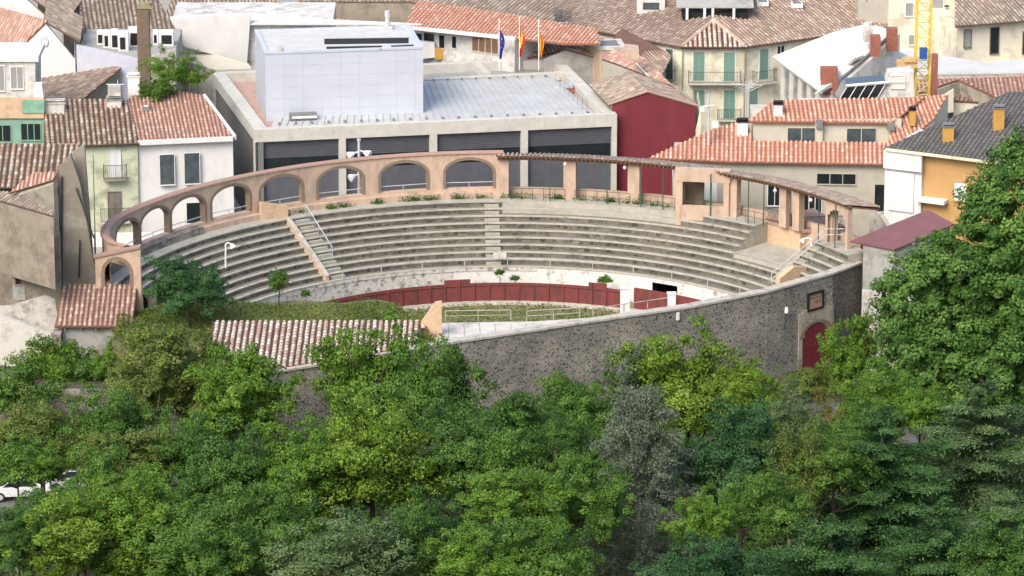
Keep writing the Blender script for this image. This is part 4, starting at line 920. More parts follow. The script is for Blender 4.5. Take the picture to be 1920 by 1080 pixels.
# ---- red house
Y=24.5
b=bld('house','dark crimson blank gable wall house beside the modern block',aty(1160,200,Y))
F,_=wallpx(b,[(1148,194),(1215,174),(1304,197)],Y,.4,'red_wall',z0=Z0); pk=F.at(1215,172); lf=F.at(1140,197); rt=F.at(1308,199)
roof(b,[lf,pk,pk+V3((-1.4,6.5,.1)),lf+V3((-1.4,6.5,.1))],'old',over=.0); roof(b,[pk,rt,rt+V3((-1.4,6.5,.1)),pk+V3((-1.4,6.5,.1))],'old',over=.0)
wallpx(b,[(1304,200),(1314,203),(1314,245),(1304,245)],Y+.1,6,'cream2','side_wall',z0=Z0)
mb=MB()
for a,c in ((lf,pk),(pk,rt)): mb.tube(a+V3((0,-.05,.05)),c+V3((0,-.05,.05)),.11,6)
mb.build('verge_tiles',T['pink'],b)
wallpx(b,[(1128,180),(1140,172),(1141,195),(1150,230),(1128,230)],Y+4.5,1,'red_wall','chimney')
# ---- modern civic building
Ym=18.5; zp=zY(480,243,Ym); zd=zp-.75
c=[atz(478,244,zp),atz(1157,214,zp),atz(1050,108,zp),atz(398,135,zp)]
b=empty('civic_building',(c[0].x,c[0].y,Z0),'modern flat building with concrete frame, dark louvred bays and metal roof','civic building')
mb=MB(); th=.85
cen=sum(c,V3((0,0,0)))/4
inn=[p+((cen-p).normalized())*1.25 for p in c]
for i in range(4):
    j=(i+1)%4; o0,o1,i0,i1=c[i],c[j],inn[i],inn[j]; dz=V3((0,0,-1.0))
    mb.poly([o0,o1,i1,i0]); mb.poly([o0,o0+dz,o1+dz,o1]); mb.poly([i0,i1,i1+dz,i0+dz]); mb.poly([o0+dz,i0+dz,i1+dz,o1+dz])
pm=mb.build('parapet',M['concrete'],b)
mb=MB(); mb.poly([V3((p.x,p.y,zd)) for p in inn]); mb.build('roof_deck',M['deck_pink'],b)
Fm=Face(c[0],c[1]); Lm=(c[1]-c[0]).length; Fs=Face(c[3],c[0]); Ls=(c[0]-c[3]).length
Fs.N=V3((-abs(Fs.N.x),Fs.N.y if Fs.N.x<0 else -Fs.N.y,0)).normalized()
mb=MB(); 
for (x0,x1) in ((466,477),(636,649),(806,820),(977,990),(1147,1158)):
    u0,u1,_,_=Fm.rect(x0,300,x1,310); mb=MB(); Fm.bx(mb,max(0,u0),min(Lm,u1),Z0,zp-.99,-.6,-.003); mb.build('column',M['concrete'],b)
mb=MB(); Fm.bx(mb,.3,Lm-.3,Z0,zp-.99,-1.0,-.42); cw=mb.build('wall',M['slat_dark'],b)
zb0=Fm.at(560,296).z; mb=MB()
for i in range(int((zp-1-zb0)/.16)): z=zb0+i*.16; Fm.bx(mb,.32,Lm-.32,z,z+.09,-.42,-.36)
mb.build('louvre',M['slat_dark'],b)
mb=MB(); Fm.bx(mb,.31,Lm-.31,zb0-1.1,zb0-.05,-.42,-.4); mb.build('glazing',M['glass'],b)
mb=MB(); Fm.bx(mb,.31,Lm-.31,Z0,zb0-1.1,-.42,-.38)
mb.build('lower_panel',M['slat_dark'],b)
mb=MB(); d_=c[0]-c[3]; n_=V3((d_.y,-d_.x,0)).normalized(); n_=n_ if n_.x<0 else -n_
o=c[3]-n_*.35; mb.ob(V3((o.x,o.y,Z0)),V3((d_.x,d_.y,0)),n_*-.3,V3((0,0,zp-.99-Z0)))
for i in range(46): p=c[3].lerp(c[0],(i+.5)/46)-n_*.35; mb.ob(V3((p.x,p.y,Z0)),V3((d_.x,d_.y,0)).normalized()*.12,n_*.12,V3((0,0,zp-1-Z0)))
mb.build('slatted_wall',M['slat_grey'],b)
# standing-seam roof
q=planepts([(505,238,zd+.1),(1115,216,zd+.1),(1035,142,zd+.75)],[(508,238),(1118,216),(1036,143),(800,152),(545,165)]); n_=(q[1]-q[0]).cross(q[2]-q[0]).normalized()
mb=MB(); slab(mb,q,.1); sr=mb.build('metal_roof',M['seam_metal'],b); mb=MB()
for i in range(1,44):
    t=i/44; a=q[0].lerp(q[1],t); e_=q[4].lerp(q[2],min(1,t)); up_=pl(q)
    mb.ob(a+up_*.005,e_-a,(q[1]-q[0]).normalized()*.05,up_*.07)
mb.build('seam',M['seam_metal'],sr)
mb=MB()
for i in range(20): a=q[0].lerp(q[1],(i+.5)/20); mb=MB(); mb.cbox(a+V3((0,.45,.08)),.22,.16,.14); mb.build('snow_guard',M['slat_grey'],sr)
for i in range(9): a=q[3].lerp(q[2],(i+.5)/9); mb=MB(); mb.cbox(a+V3((0,-.2,.06)),.2,.16,.12); mb.build('snow_guard',M['slat_grey'],sr)
# cross beam and rear court
mb=MB(); a=atz(795,150,zp-.1); e_=atz(1075,136,zp-.1); mb.ob(a,e_-a,(0,.7,0),(0,0,-.6)); mb.build('beam',M['concrete'],b)
mb=MB(); a=atz(905,136,zp-.1); e_=atz(880,112,zp-.1); mb.ob(a,e_-a,(.7,0,0),(0,0,-.6)); mb.build('beam',M['concrete'],b)
mb=MB(); qq=[atz(800,147,zd+.012),atz(1065,133,zd+.012),atz(1040,113,zd+.012),atz(800,120,zd+.012)]; mb.poly(qq); mb.build('rear_deck',M['deck_grey'],b)
# white plant block
fb=atz(514,226,zd+.05); fb2=atz(797,210,zd+.3); Fk=Face(fb,fb2); zt_=Fk.at(497,99).z; ul=(Fk.at(497,99)-fb).dot(Fk.U); ur=(Fk.at(793,92)-fb).dot(Fk.U)
D=8.2
bk=empty('plant_block',(fb.x,fb.y,zd),'big windowless pale blue-white box standing on the modern building roof','rooftop block')
mb=MB(); Fk.bx(mb,ul,ur,zd-.02,zt_-.12,-D,0); bw=mb.build('wall',M['block_white'],bk)
mb=MB(); uu=ul+1.5
while uu<ur-.5: Fk.bx(mb,uu,uu+.035,zd,zt_-.12,0,.006); uu+=1.5
for zz in np.arange(zd+.9,zt_-.3,.9): Fk.bx(mb,ul,ur,zz,zz+.03,0,.007)
mb.build('panel_joint',mat('joint_grey',(.45,.49,.54)),bw)
mb=MB()
for (u0,u1,o0,o1) in ((ul-.05,ur+.05,-.3,.05),(ul-.05,ur+.05,-D-.05,-D+.3),(ul-.05,ul+.3,-D+.3,-.3),(ur-.25,ur+.05,-D+.3,-.3)): Fk.bx(mb,u0,u1,zt_-.12,zt_+.06,o0,o1)
mb.build('coping',M['block_white'],bk)
mb=MB(); Fk.bx(mb,ul+.3,ur-.25,zt_-.12,zt_-.06,-D+.3,-.3); mb.build('roof',M['block_top'],bk)
for (x0,x1,y0,y1) in ((608,766,73,83),(612,716,88,95),(733,775,86,92)):
    zz=zt_-.05; A_=[atz(x0,y1,zz),atz(x1,y1-2,zz),atz(x1,y0-2,zz),atz(x0,y0,zz)]; mb=MB(); mb.prism([(p.x,p.y) for p in A_],zt_-.06,zt_-.03); mb.build('roof_vent',M['black'],bk)
    mb=MB(); a,e_=A_[3],A_[2]; mb.ob(a+V3((0,.0,-.03)),e_-a,(0,.12,0),(0,0,.12)); mb.build('vent_curb',M['block_top'],bk)
a=atz(525,97,zt_-.05); mb=MB()
for i in range(6):
    r0,r1=.38*math.cos(i*.26),.38*math.cos((i+1)*.26); mb.tube(a+V3((0,0,.38*math.sin(i*.26))),a+V3((0,0,.38*math.sin((i+1)*.26))),r0,10,r1)
mb.build('dome',M['grey_wall'],bk)
a=atz(727,54,zt_-.05); mb=MB(); mb.tube(a,a+V3((0,0,1.0)),.2,8); mb.tube(a+V3((0,0,1.0)),a+V3((0,0,1.5)),.24,8); mb.cbox(a,.8,.6,.25); mb.build('flue',M['galv'],bk)
ac=Fk.at(565,215); e=empty('air_conditioner',ac,'low white air handling unit lying at the foot of the rooftop block','air conditioner'); u0,u1,z0,z1=Fk.rect(541,208,592,222); mb=MB(); Fk.bx(mb,u0,u1,z0+.1,z1,.35,.95); mb.build('casing',M['slat_grey'],e); mb=MB(); Fk.bx(mb,u0+.2,u1,z0+.25,z0+.42,.955,1.05); mb.build('duct',M['white_metal'],e)
# roof-top stair unit on the right
a=atz(1068,172,zd+.02); e=empty('roof_unit',a,'brick-red rooftop unit with pale lid near the right edge of the modern roof','roof unit'); mb=MB(); mb.cbox(a,2.9,1.5,.5); mb.build('casing',M['brick_red'],e); mb=MB(); mb.cbox(a+V3((-.5,0,.5)),1.5,1.6,.14); mb.build('lid',M['galv'],e)
rail('roof_railing','thin dark safety rail along the right side of the modern metal roof',[atz(1042,160,zd+.5),atz(1100,215,zd+.1)],1.0,'slat_grey',1.2,'railing',.018)
# ---- flags on the rear parapet
def flag(px,y0,y1,cols,label,pts):
    base=atz(px,132,zp); top=aty(px,y0-14,base.y); e=empty('flag',base,label,'flag','three furled flags on the modern building'); mb=MB(); mb.tube(base,top,.045,6); mb.tube(top,top+V3((0,0,.12)),.08,6); mb.build('pole',M['white_metal'],e)
    rr=random.Random(px); H=[]; t=aty(px,y0,base.y); bt=aty(px,y1,base.y); n_=14
    mb=MB(); ms=[]
    for i in range(n_+1):
        f=i/n_; w_=.12+.42*math.sin(min(1,f*1.4)*math.pi*.75)**1.0*(1-.55*f) ; z=t.z+(bt.z-t.z)*f
        row=[]
        for j in range(9):
            s_=j/8; row.append(V3((base.x+.05+w_*s_-.15*w_+.05*math.sin(f*5+px),base.y+.09*math.sin(s_*9+f*2)-.05,z-.25*s_*(1-f))))
        H.append(row)
    for i in range(n_):
        for j in range(8): mb.mi=pts(i/n_,j/8); mb.poly([H[i][j],H[i+1][j],H[i+1][j+1],H[i][j+1]])
    mb.build('cloth',[M[k] for k in cols],e); return e
mm('flag_blue',(.03,.04,.28),(.025,.035,.24)); mm('flag_red',(.5,.03,.03),(.42,.03,.03)); mm('flag_yellow',(.75,.5,.03),(.68,.44,.03)); 
flag(936,52,110,['flag_blue','flag_yellow'],'furled dark blue flag with small gold marks, leftmost of the three',lambda f,s: 1 if (int(f*14),int(s*8)) in ((4,3),(6,5),(8,3)) else 0)
flag(974,48,106,['flag_red','flag_yellow'],'furled red and yellow flag with a broad yellow band, middle of the three',lambda f,s: 1 if (.15<s+f*.4-.1<.75) and f<.68 else 0)
flag(1010,54,106,['flag_yellow','flag_red'],'furled yellow flag with thin red stripes, rightmost of the three',lambda f,s: int(s*8)%2)
# ---- right: beige house with orange roofs
Yr=13.5; zr_=zY(1660,308,Yr)
q=planepts([(1370,305,zr_),(1662,309,zr_),(1410,264,zr_+1.15)],[(1215,297),(1370,304),(1664,309),(1664,268),(1412,264),(1400,225),(1335,243)])
b=bld('house','beige house with two tiers of bright orange tile roof, right of the bullring',q[1])
roof(b,q,'orange',over=.0,steps=True,sp=.36,h=.12)
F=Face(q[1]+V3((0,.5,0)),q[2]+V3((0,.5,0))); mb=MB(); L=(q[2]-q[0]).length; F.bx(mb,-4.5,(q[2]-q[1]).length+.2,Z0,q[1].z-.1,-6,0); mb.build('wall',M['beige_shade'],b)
mb=MB(); F.bx(mb,-4.5,-1,Z0,q[1].z-.6,-.1,.01); mb.build('white_wall',M['white'],b)
window(b,F,(1532,326,1604,345),'glass','beige_shade',mull=2,fw=.05); window(b,F,(1640,346,1661,396),'glass','beige_shade',mull=0); window(b,F,(1505,352,1540,400),'glass','white',mull=2); window(b,F,(1440,345,1465,385),'glass','white')
chimney(b,1392,228,248,q[0].y+2.5,20,'white','black',.6)
# upper storey
F=Face(aty(1410,266,q[3].y+1.4),aty(1690,268,q[3].y+1.4)); u0=(F.at(1412,240)-F.P).dot(F.U); u1=(F.at(1690,240)-F.P).dot(F.U); zt_=F.at(1500,224).z; mb=MB(); F.bx(mb,u0,u1,zr_-1,zt_,-5,0); mb.build('upper_wall',M['beige'],b)
window(b,F,(1477,240,1529,268),'glass_grey','beige',mull=1,fw=.05); window(b,F,(1588,241,1642,269),'glass_grey','beige',mull=1,fw=.05)
A_=F.at(1402,226)+F.N*.35; B_=F.at(1672,229)+F.N*.35; n_=V3((0,1,.33)); up=V3((0,0,1))
q2=[A_,B_,onp(1735,182,A_,(B_-A_).cross(n_)),onp(1450,188,A_,(B_-A_).cross(n_))]; roof(b,q2,'orange',over=.0,steps=True,sp=.36,h=.12)
q3=[onp(1666,262,q2[1],(B_-A_).cross(n_)),onp(1672,229,A_,(B_-A_).cross(n_)),q2[2],onp(1775,178,A_,(B_-A_).cross(n_)),onp(1722,240,A_,(B_-A_).cross(n_))]
q3=planepts([(1660,275,zr_+1.0),(1735,180,q2[2].z),(1776,178,q2[2].z)],[(1660,278),(1680,226),(1735,181),(1778,178),(1750,225),(1700,268)]); roof(b,q3,'orange',over=0,steps=True,sp=.36,h=.12); skirt(b,q3,Z0,M['beige'])
mb=MB(); 
for x0,x1 in ((1528,1542),): a=F.rect(x0,228,x1,268); F.bx(mb,a[0],a[1],a[2],a[3],0,.35)
mb.build('pillar',M['beige'],b)
mb=MB(); a=F.rect(1530,222,1542,238); F.bx(mb,a[0],a[1],a[2],a[3],.3,.6); mb.build('roof_vent',M['slat_grey'],b); mb=MB(); a=F.rect(1662,228,1676,240); F.bx(mb,a[0],a[1],a[2],a[3],.3,.8); mb.build('roof_vent',M['slat_grey'],b)
chimney(b,1711,206,228,q3[1].y-.5,11,'ochre_wall','black',.5); chimney(b,1459,195,216,A_.y+1,16,'white','black',.5)
# conservatory and terrace above the orange roof
Yk=q2[2].y+.6
b=bld('conservatory','dark glazed rooftop conservatory with white bars above the orange roof',aty(1640,190,Yk),'conservatory')
F=Face(aty(1570,192,Yk),aty(1665,192,Yk)); qk=[F.at(x,y) for x,y in ((1570,192),(1640,192),(1661,156),(1588,163))]; N=V3((0,3,0)); mb=MB(); mb.poly(qk); mb.poly([p+N for p in qk][::-1]); 
for i in range(4): c_,d_=qk[i],qk[(i+1)%4]; mb.poly([c_,d_,d_+N,c_+N])
mb.build('glazing',M['glass'],b); mb=MB()
for i in range(5): t=i/4; mb.tube(qk[0].lerp(qk[1],t)+V3((0,-.05,0)),qk[3].lerp(qk[2],t)+V3((0,-.05,0)),.04,4)
mb.tube(qk[3]+V3((-.1,-.05,.1)),qk[2]+V3((.3,-.05,.1)),.12,6); mb.build('bar',M['white'],b)
wallpx(b,[(1500,186),(1570,186),(1570,198),(1500,198)],Yk-.3,.3,'white','parapet'); wallpx(b,[(1610,190),(1730,188),(1730,200),(1610,200)],Yk-.4,.3,'white','parapet')
b=bld('roof_house','small rendered roof house of pale slabs with white bars beside the conservatory',aty(1700,180,Yk),'roof house'); F,_=wallpx(b,[(1667,140),(1712,135),(1716,190),(1640,192),(1661,158)],Yk+.2,2.2,'white_dirty'); window(b,F,(1671,142,1695,152),'insulation','white',mull=0); window(b,F,(1671,156,1695,164),'insulation','white',mull=0)
# pinkish roofs behind
b,q=small('house','dull pink tile roof rising to a low gable, behind the conservatory',[(1530,180,6.6),(1640,176,6.6),(1670,127,7.8)],[(1528,180),(1590,158),(1660,150),(1712,138),(1670,126),(1590,150)],'pink','beige_shade')
b,q=small('house','wide dusty pink tile roof running off the right edge of the town',[(1715,178,7),(1900,178,7),(1800,137,7.95)],[(1712,180),(1775,158),(1800,150),(1870,182),(1990,182),(1990,134),(1714,139)],'pink','old_render_light')
b,q=small('house','gabled dusty pink roof with pale end wall, below the wide pink roof',[(1790,186,6.2),(1860,190,6.2),(1805,152,7.0)],[(1788,188),(1788,160),(1808,148),(1868,182),(1850,192)],'mid','cream2')
Yq=q[0].y; b=bld('wall_house','blank cream end wall in front of the dusty pink gable roof',aty(1740,200,Yq-1),'house'); wallpx(b,[(1718,232),(1745,195),(1788,168),(1788,210),(1760,215),(1735,250)],Yq-1,.4,'cream2'); 
# ---- white insulated roof under construction
b=bld('building','building with new white sheet roof and bare brick stubs, under construction',aty(1500,170,24))
q=planepts([(1452,108,9.3),(1535,170,7.6),(1620,47,11.6)],[(1450,106),(1540,172),(1590,132),(1668,62),(1622,46),(1560,62)]); flatroof(b,q,M['white_sheet'],.05,.25); skirt(b,[p+V3((.9,.6,0)) for p in q],Z0,M['white_dirty'])
mb=MB(); a,e_=q[0],q[1]
for i in range(5): p=a.lerp(e_,(i+.6)/5.5)+V3((.35,.1,-.25)); mb=MB(); mb.cbox((p.x,p.y,Z0),.3,.3,p.z-Z0); mb.build('column',M['concrete'],b)
q_=planepts([(1540,172,7.6),(1668,95,9),(1680,92,9.2)],[(1540,172),(1541,160)]); 
for (x0,x1,y0,y1,Yb) in ((1538,1570,125,158,q[1].y+1.2),(1632,1650,66,86,q[3].y-3),(1662,1682,52,76,q[3].y-1)):
    a=aty((x0+x1)/2,y1,Yb); s=sc_at(a); mb=MB(); mb.cbox(a-V3((0,0,.8)),(x1-x0)/s,1.0,(y1-y0)/s+.8); mb.build('brick_stub',M['brick_red'],b)
a=aty(1628,66,q[3].y-2); mb=MB(); mb.cbox(a-V3((0,0,.5)),.8,.8,1.3); mb.tube(a+V3((0,0,.8)),a+V3((0,0,1.1)),.35,8); mb.build('flue',M['white_dirty'],b)
q=planepts([(1560,140,8.4),(1690,92,8.4),(1630,104,9.4)],[(1562,146),(1600,110),(1650,92),(1718,110),(1700,118),(1672,98)]); flatroof(b,q,M['grey_wall'],0,.2,'low_roof')
q=planepts([(1540,172,7.7),(1690,100,8.6),(1680,90,9.2)],[(1530,176),(1560,156),(1680,94),(1718,112),(1718,135),(1672,104),(1600,148)]); flatroof(b,q,M['white_sheet'],0,.2,'sheet_strip')
b=bld('building','long low flat building with white roof edge behind the dusty pink roof',aty(1800,125,34)); q=planepts([(1690,138,8.2),(1990,134,8.2),(1990,112,8.2)],[(1690,138),(1990,133),(1990,105),(1850,118),(1690,90)]); flatroof(b,q,M['white_sheet'],0,.3); skirt(b,q,Z0,M['white_dirty'])
# insulation-coloured clutter
a=aty(1700,125,26); mb=MB(); mb.cbox(a,1.6,1,.5); mb.cbox(a+V3((.2,-.3,.5)),1.0,.7,.3); o=mb.build('timber_pile',mat('raw_timber',(.6,.4,.18),(.5,.32,.14))); tag(o,'ochre pile of building boards at the foot of the yellow crane','pile')
# ---- crane mast
cr=empty('crane',aty(1729,140,27),'yellow lattice tower crane mast rising behind the orange roofs','crane'); a=aty(1729,140,27); mb=MB(); hw=.55; zt_=40
for x,y in ((-hw,-hw),(hw,-hw),(hw,hw),(-hw,hw)): mb.box(a.x+x-.07,a.y+y-.07,Z0,a.x+x+.07,a.y+y+.07,zt_)
mb.build('chord',M['yellow_paint'],cr); mb=MB(); z=Z0+1.0
while z<zt_-1.2:
    P=[V3((a.x+x,a.y+y,z)) for x,y in ((-hw,-hw),(hw,-hw),(hw,hw),(-hw,hw))]
    for i in range(4):
        c_,d_=P[i],P[(i+1)%4]; mb.tube(c_,d_,.04,4); mb.tube(c_,d_+V3((0,0,.95)),.04,4); 
    z+=.95
mb.build('bracing',M['pale_yellow'],cr); mb=MB(); t=aty(1731,100,26.3); mb.cbox((t.x,a.y-hw-.3,t.z-.4),.6,.4,.9); mb.build('switch_box',M['blue_box'],cr)
mb=MB(); mb.cbox((a.x+.9,a.y-.8,Z0),.5,.5,aty(1745,102,26).z-Z0); o=mb.build('brick_chimney',M['brick_red']); tag(o,'slim red brick chimney at the right side of the crane mast','chimney')
# ---- far right cream buildings
Y=53
b=bld('apartment_building','tall cream apartment house behind the crane with grey shutters',aty(1700,60,Y)); F,_=wallpx(b,[(1668,-40),(1796,-40)],Y,8,'cream2',z0=Z0)
wallpx(b,[(1610,-30),(1669,-30),(1669,45),(1625,5)],Y+1,6,'beige_shade',z0=Z0)
for r in ((1698,6,1712,30),(1747,0,1768,20),(1746,60,1760,96),(1704,66,1714,84)): window(b,F,r,'shutter_grey','white',mull=0)
a=aty(1775,12,Y-.5); mb=MB(); mb.tube(a,a-V3((0,0,1.2)),.03,4); mb.tube(a,a+V3((0,0,.12)),.28,8,.1); o=mb.build('street_lamp',M['iron']); tag(o,'dark dish-shaped lamp on the cream apartment wall right of the crane','lamp')
Y=46; ze=zY(1795,46,Y); b=bld('house','cream house with dark shutter windows under a brown roof, top right corner',aty(1850,80,Y))
A_,B_=atz(1795,46,ze),atz(1990,32,ze); F=Face(A_+V3((0,.4,0)),B_+V3((0,.4,0))); mb=MB(); F.bx(mb,0,(B_-A_).length,Z0,ze-.1,-8,0); mb.build('wall',M['cream2'],b)
roof(b,planepts([(1793,48,ze),(1990,33,ze),(1800,-10,ze+1.3)],[(1793,48),(1990,33),(1990,-25),(1793,-20)]),'old',over=.1)
for r,m_ in (((1808,57,1820,88),'shutter_grey'),((1857,52,1872,100),'glass'),((1918,60,1930,100),'glass')): window(b,F,r,m_,'wood_grey',mull=0)
mb=MB(); a=F.rect(1840,112,1990,118); mb=MB(); F.bx(mb,a[0],a[1],a[2]-.4,a[2]+.1,0,1.5); mb.build('canopy',M['cream2'],b)
# ---- yellow house with dark roof
Yy=9.5; zy=zY(1664,277,Yy)
q=planepts([(1662,278,zy),(1850,300,zy),(1885,176,zy+2.9)],[(1660,277),(1850,300),(1990,318),(1990,178),(1893,172)])
b=bld('house','orange-yellow house with dark grey tile roof and ochre chimneys, partly behind the big tree',q[0]); roof(b,q,'slate',over=.05,sp=.36,steps=True,h=.07)
E1_=q[1]; F=Face(q[0]+V3((0,.45,0)),q[2]+V3((0,.45,0))); L=(q[2]-q[0]).length; uw=(F.at(1728,330)-F.P).dot(F.U)
mb=MB(); F.bx(mb,.05,uw,Z0,q[0].z-.2,-7,0); mb.build('side_wall',M['white'],b); mb=MB(); F.bx(mb,uw,L,Z0,q[2].z-.05,-6,-.3)
F.bx(mb,uw,L,q[2].z-.2,q[2].z-.05,-6,-.3); mb.build('wall',M['orange_wall'],b)
qq=[q[0],V3((q[4].x,q[4].y,q[4].z))]
mb=MB(); mb.ob(q[0]+V3((0,-.12,-.22)),q[2]-q[0],(0,.12,0),(0,0,.22)); mb.build('fascia',M['cream'],b)
u=F.rect(1667,322,1714,396); mb=MB(); F.bx(mb,u[0],u[1],u[2],u[3],0,.12); mb.build('shutter',M['shutter_white'],b)
mb=MB(); F.bx(mb,.05,uw+.1,F.at(1700,318).z,q[0].z-.25,0,.35); mb.build('shutter_box',M['white'],b)
F2=Face(F.P-F.N*.3,F.P-F.N*.3+F.U*5); window(b,F2,(1789,342,1812,376),'shutter_white','orange_wall',mull=0,fw=.1); 
mb=MB(); u=F.rect(1722,372,1775,379); F.bx(mb,u[0],u[1],u[2],u[3],-.3,.5); mb.build('ledge',M['white'],b)
n_=pl(q)
for x,y0,y1,w_ in ((1778,237,262,20),(1873,203,240,20)):
    p=onp(x,y1,q[0],n_); chimney(b,x,y0,y1,p.y,w_,'ochre_wall','slat_grey',.7)
# ---- small maroon-roofed shed beyond the wall's right end
q=planepts([(1597,452,4.7),(1690,468,4.7),(1735,395,6.0)],[(1594,452),(1676,468),(1790,420),(1740,393)])
b=bld('shed','grey shed with a smooth maroon roof, between the stone wall and the big tree',q[0],'shed'); flatroof(b,q,M['maroon_roof'],.0,.12); q2=planepts([(1597,452,4.7),(1690,468,4.7),(1735,395,6.0)],[(1619,456),(1676,466),(1780,421),(1735,398)]); skirt(b,q2,-5.2,M['grey_wall'],drop=.05)
Y=-8.6; o=None
F,o=wallpx(None,[(1617,545),(1720,552)],Y,.4,'whitewash','garden_wall',z0=-6); tag(o,'rough whitewashed wall below the maroon roofed shed, half hidden by the big tree','wall')
# ---- left foreground: old house, shed, walls
Y=-12
b=empty('old_house',aty(60,600,Y),'tall old house with stained plaster walls and brown tile roofs, left edge','house')
F,_=wallpx(b,[(-80,420),(112,400),(114,560)],Y,.5,'old_render',z0=-.5)
A0=aty(110,400,Y)
# tall pier block
F,_=wallpx(b,[(110,315),(132,290),(150,345),(176,440),(177,500)],Y-.4,.6,'grey_render','pier',z0=-.5)
pb=aty(150,352,Y-.3); mb=MB(); a=aty(146,350,Y+.25); c_=aty(172,292,Y+5); 
wallpx(b,[(128,292),(158,272),(174,292),(177,440),(177,520)],Y+.8,.5,'grey_render','wall',z0=-.5)
z1=zY(0,350,Y+.6)
q=planepts([(-20,352,z1),(140,352,z1),(158,274,z1+2.0)],[(-60,352),(95,352),(143,348),(160,272),(-60,270)]); roof(b,q,'brown',over=.05,sp=.42,steps=True,h=.13); mb=MB(); 
skirt(b,[q[0]+V3((0,.4,0)),q[1]+V3((0,.4,0)),q[2]+V3((-.2,.4,0)),q[3]+V3((-.3,0,0)),q[4]],-.5,M['old_render'],drop=.2)
zl=zY(25,362,Y-2)
q=planepts([(18,362,zl),(100,335,zl+.9),(105,322,zl+1.3)],[(16,362),(100,338),(108,322),(60,325)]); roof(b,q,'pink',over=.0,sp=.3,name='dormer_roof'); skirt(b,[q[0]+V3((.6,.1,0)),q[1],q[2],q[3]],5.5,M['old_render_light'],'dormer_wall',drop=.1)
q=planepts([(0,376,zl-.6),(100,402,zl-.6),(30,368,zl-.3)],[(-60,378),(0,376),(100,405),(100,396),(30,362),(-60,352)]); roof(b,q,'old',over=0,sp=.36,name='lower_roof'); skirt(b,q,5.0,M['old_render'],'wall',drop=.05)
q=planepts([(0,470,5.6),(98,442,5.6),(105,425,6.4)],[(-60,484),(0,472),(98,447),(108,424),(60,428),(-60,452)]); roof(b,q,'mid',over=0,sp=.36,name='lower_roof',steps=True); skirt(b,q,-.5,M['old_render'],'wall',drop=.05)
F,_=wallpx(b,[(-80,480),(0,476),(98,450),(112,440)],Y-2.4,.5,'old_render','front_wall',z0=-.5)
window(b,F,(29,519,39,533),'black','old_render',mull=0,fw=.04); 
mb=MB(); u=F.rect(27,534,44,562); F.bx(mb,u[0]-.1,u[1]+.1,u[2],u[3],0,.03); mb.build('stain_patch',M['grey_wall'],b)
mb=MB(); a=F.at(20,555)+F.N*.1; pts=[(-80,600),(-80,575),(20,572),(60,560),(85,553),(103,560),(110,600),(100,640)]; qq=[F.at(x,y)+F.N*.06 for x,y in pts]; mb.poly(qq); mb.poly([p-F.N*.05 for p in qq][::-1]); mb.build('whitewash_patch',M['whitewash'],b)
mb=MB()
for px0,py0,px1,py1 in ((143,352,176,446),(150,450,148,520),(116,330,116,540)):
    a=onp(px0,py0,aty(px0,py0,Y-.55),V3((0,1,0))); c_=aty(px1,py1,Y-.55); mb=MB(); mb.tube(a,c_,.06,5); mb.build('downpipe',M['iron'],b)
F,o=wallpx(None,[(-80,575),(0,592),(95,626),(100,640)],-20,.5,'whitewash_low','garden_wall',z0=-1.2); tag(o,'smooth off-white garden wall with a slanting top, left edge below the old house','wall')
mb=MB(); a=aty(10,718,-21.5); mb.tube(a,aty(10,678,-21.5),.06,6); o=mb.build('fence_post',M['iron']); tag(o,'thin dark post standing before the off-white garden wall','post')
# tiled shed
ze=zY(180,612,-19); q=planepts([(103,612,ze),(250,612,ze),(255,535,ze+1.75)],[(102,612),(248,613),(257,535),(122,535)])
b=empty('shed',q[0],'small grey shed with an orange-pink barrel tile roof, left below the arcade end','shed'); b.location.z=-.2
roof(b,q,'shed',over=0,sp=.36,steps=True,tl=.42,h=.13); skirt(b,[q[0]+V3((.5,.45,0)),q[1]+V3((-.3,.45,0)),q[2]+V3((-.3,0,0)),q[3]+V3((.4,0,0))],-.8,M['grey_wall'],drop=.1)
mb=MB(); 
for i in range(5): p=q[0].lerp(q[1],.12+i*.2); mb.ob(p+V3((0,.05,-.3)),(.12,0,0),(0,.5,0),(0,0,.14))
mb.build('rafter',M['wood'],b)
mb=MB(); a=aty(258,612,-18.5); mb.cbox((a.x,a.y,-1.2),1.15,1.6,aty(258,604,-18.5).z+1.2); o=mb.build('stone_pier',M['rubble']); tag(o,'rubble stone pier attached at the right side of the small tiled shed','wall')
mb=MB(); a=aty(108,640,-19.2); mb.cbox((a.x,a.y,-1.2),.6,1.6,aty(108,622,-19.2).z+1.2); o=mb.build('stone_pier',M['rubble']); tag(o,'rough stone pier at the left corner of the small tiled shed','wall')
F,o=wallpx(None,[(-60,733),(45,733),(400,731)],-25.6,.5,'rubble','retaining_wall',z0=-6); tag(o,'low rubble retaining wall behind the shrubs at lower left','wall')
# ------------------------------------------------------------------ vegetation
def leafmat(name,c1,c2,c3,trans=.25):
    m,n,l,p=nmat(name); at=n.new('ShaderNodeAttribute'); at.attribute_name='tint'
    r=ramp(n,[(0,c1),(.55,c2),(1,c3)]); l.new(at.outputs['Fac'],r.inputs[0]); l.new(r.outputs[0],p.inputs['Base Color']); p.inputs['Roughness'].default_value=.55
    p.inputs['Specular IOR Level'].default_value=.15
    tr=n.new('ShaderNodeBsdfTranslucent'); l.new(r.outputs[0],tr.inputs[0]); mx=n.new('ShaderNodeMixShader'); mx.inputs[0].default_value=trans
    out=n['Material Output']; l.new(p.outputs[0],mx.inputs[1]); l.new(tr.outputs[0],mx.inputs[2]); l.new(mx.outputs[0],out.inputs['Surface']); return m
LM={}
def lm(k,a,b,c): LM[k]=leafmat('leaf_'+k,a,b,c)
lm('vivid',(0.075,0.155,0.018),(0.13,0.245,0.032),(0.22,0.36,0.06))
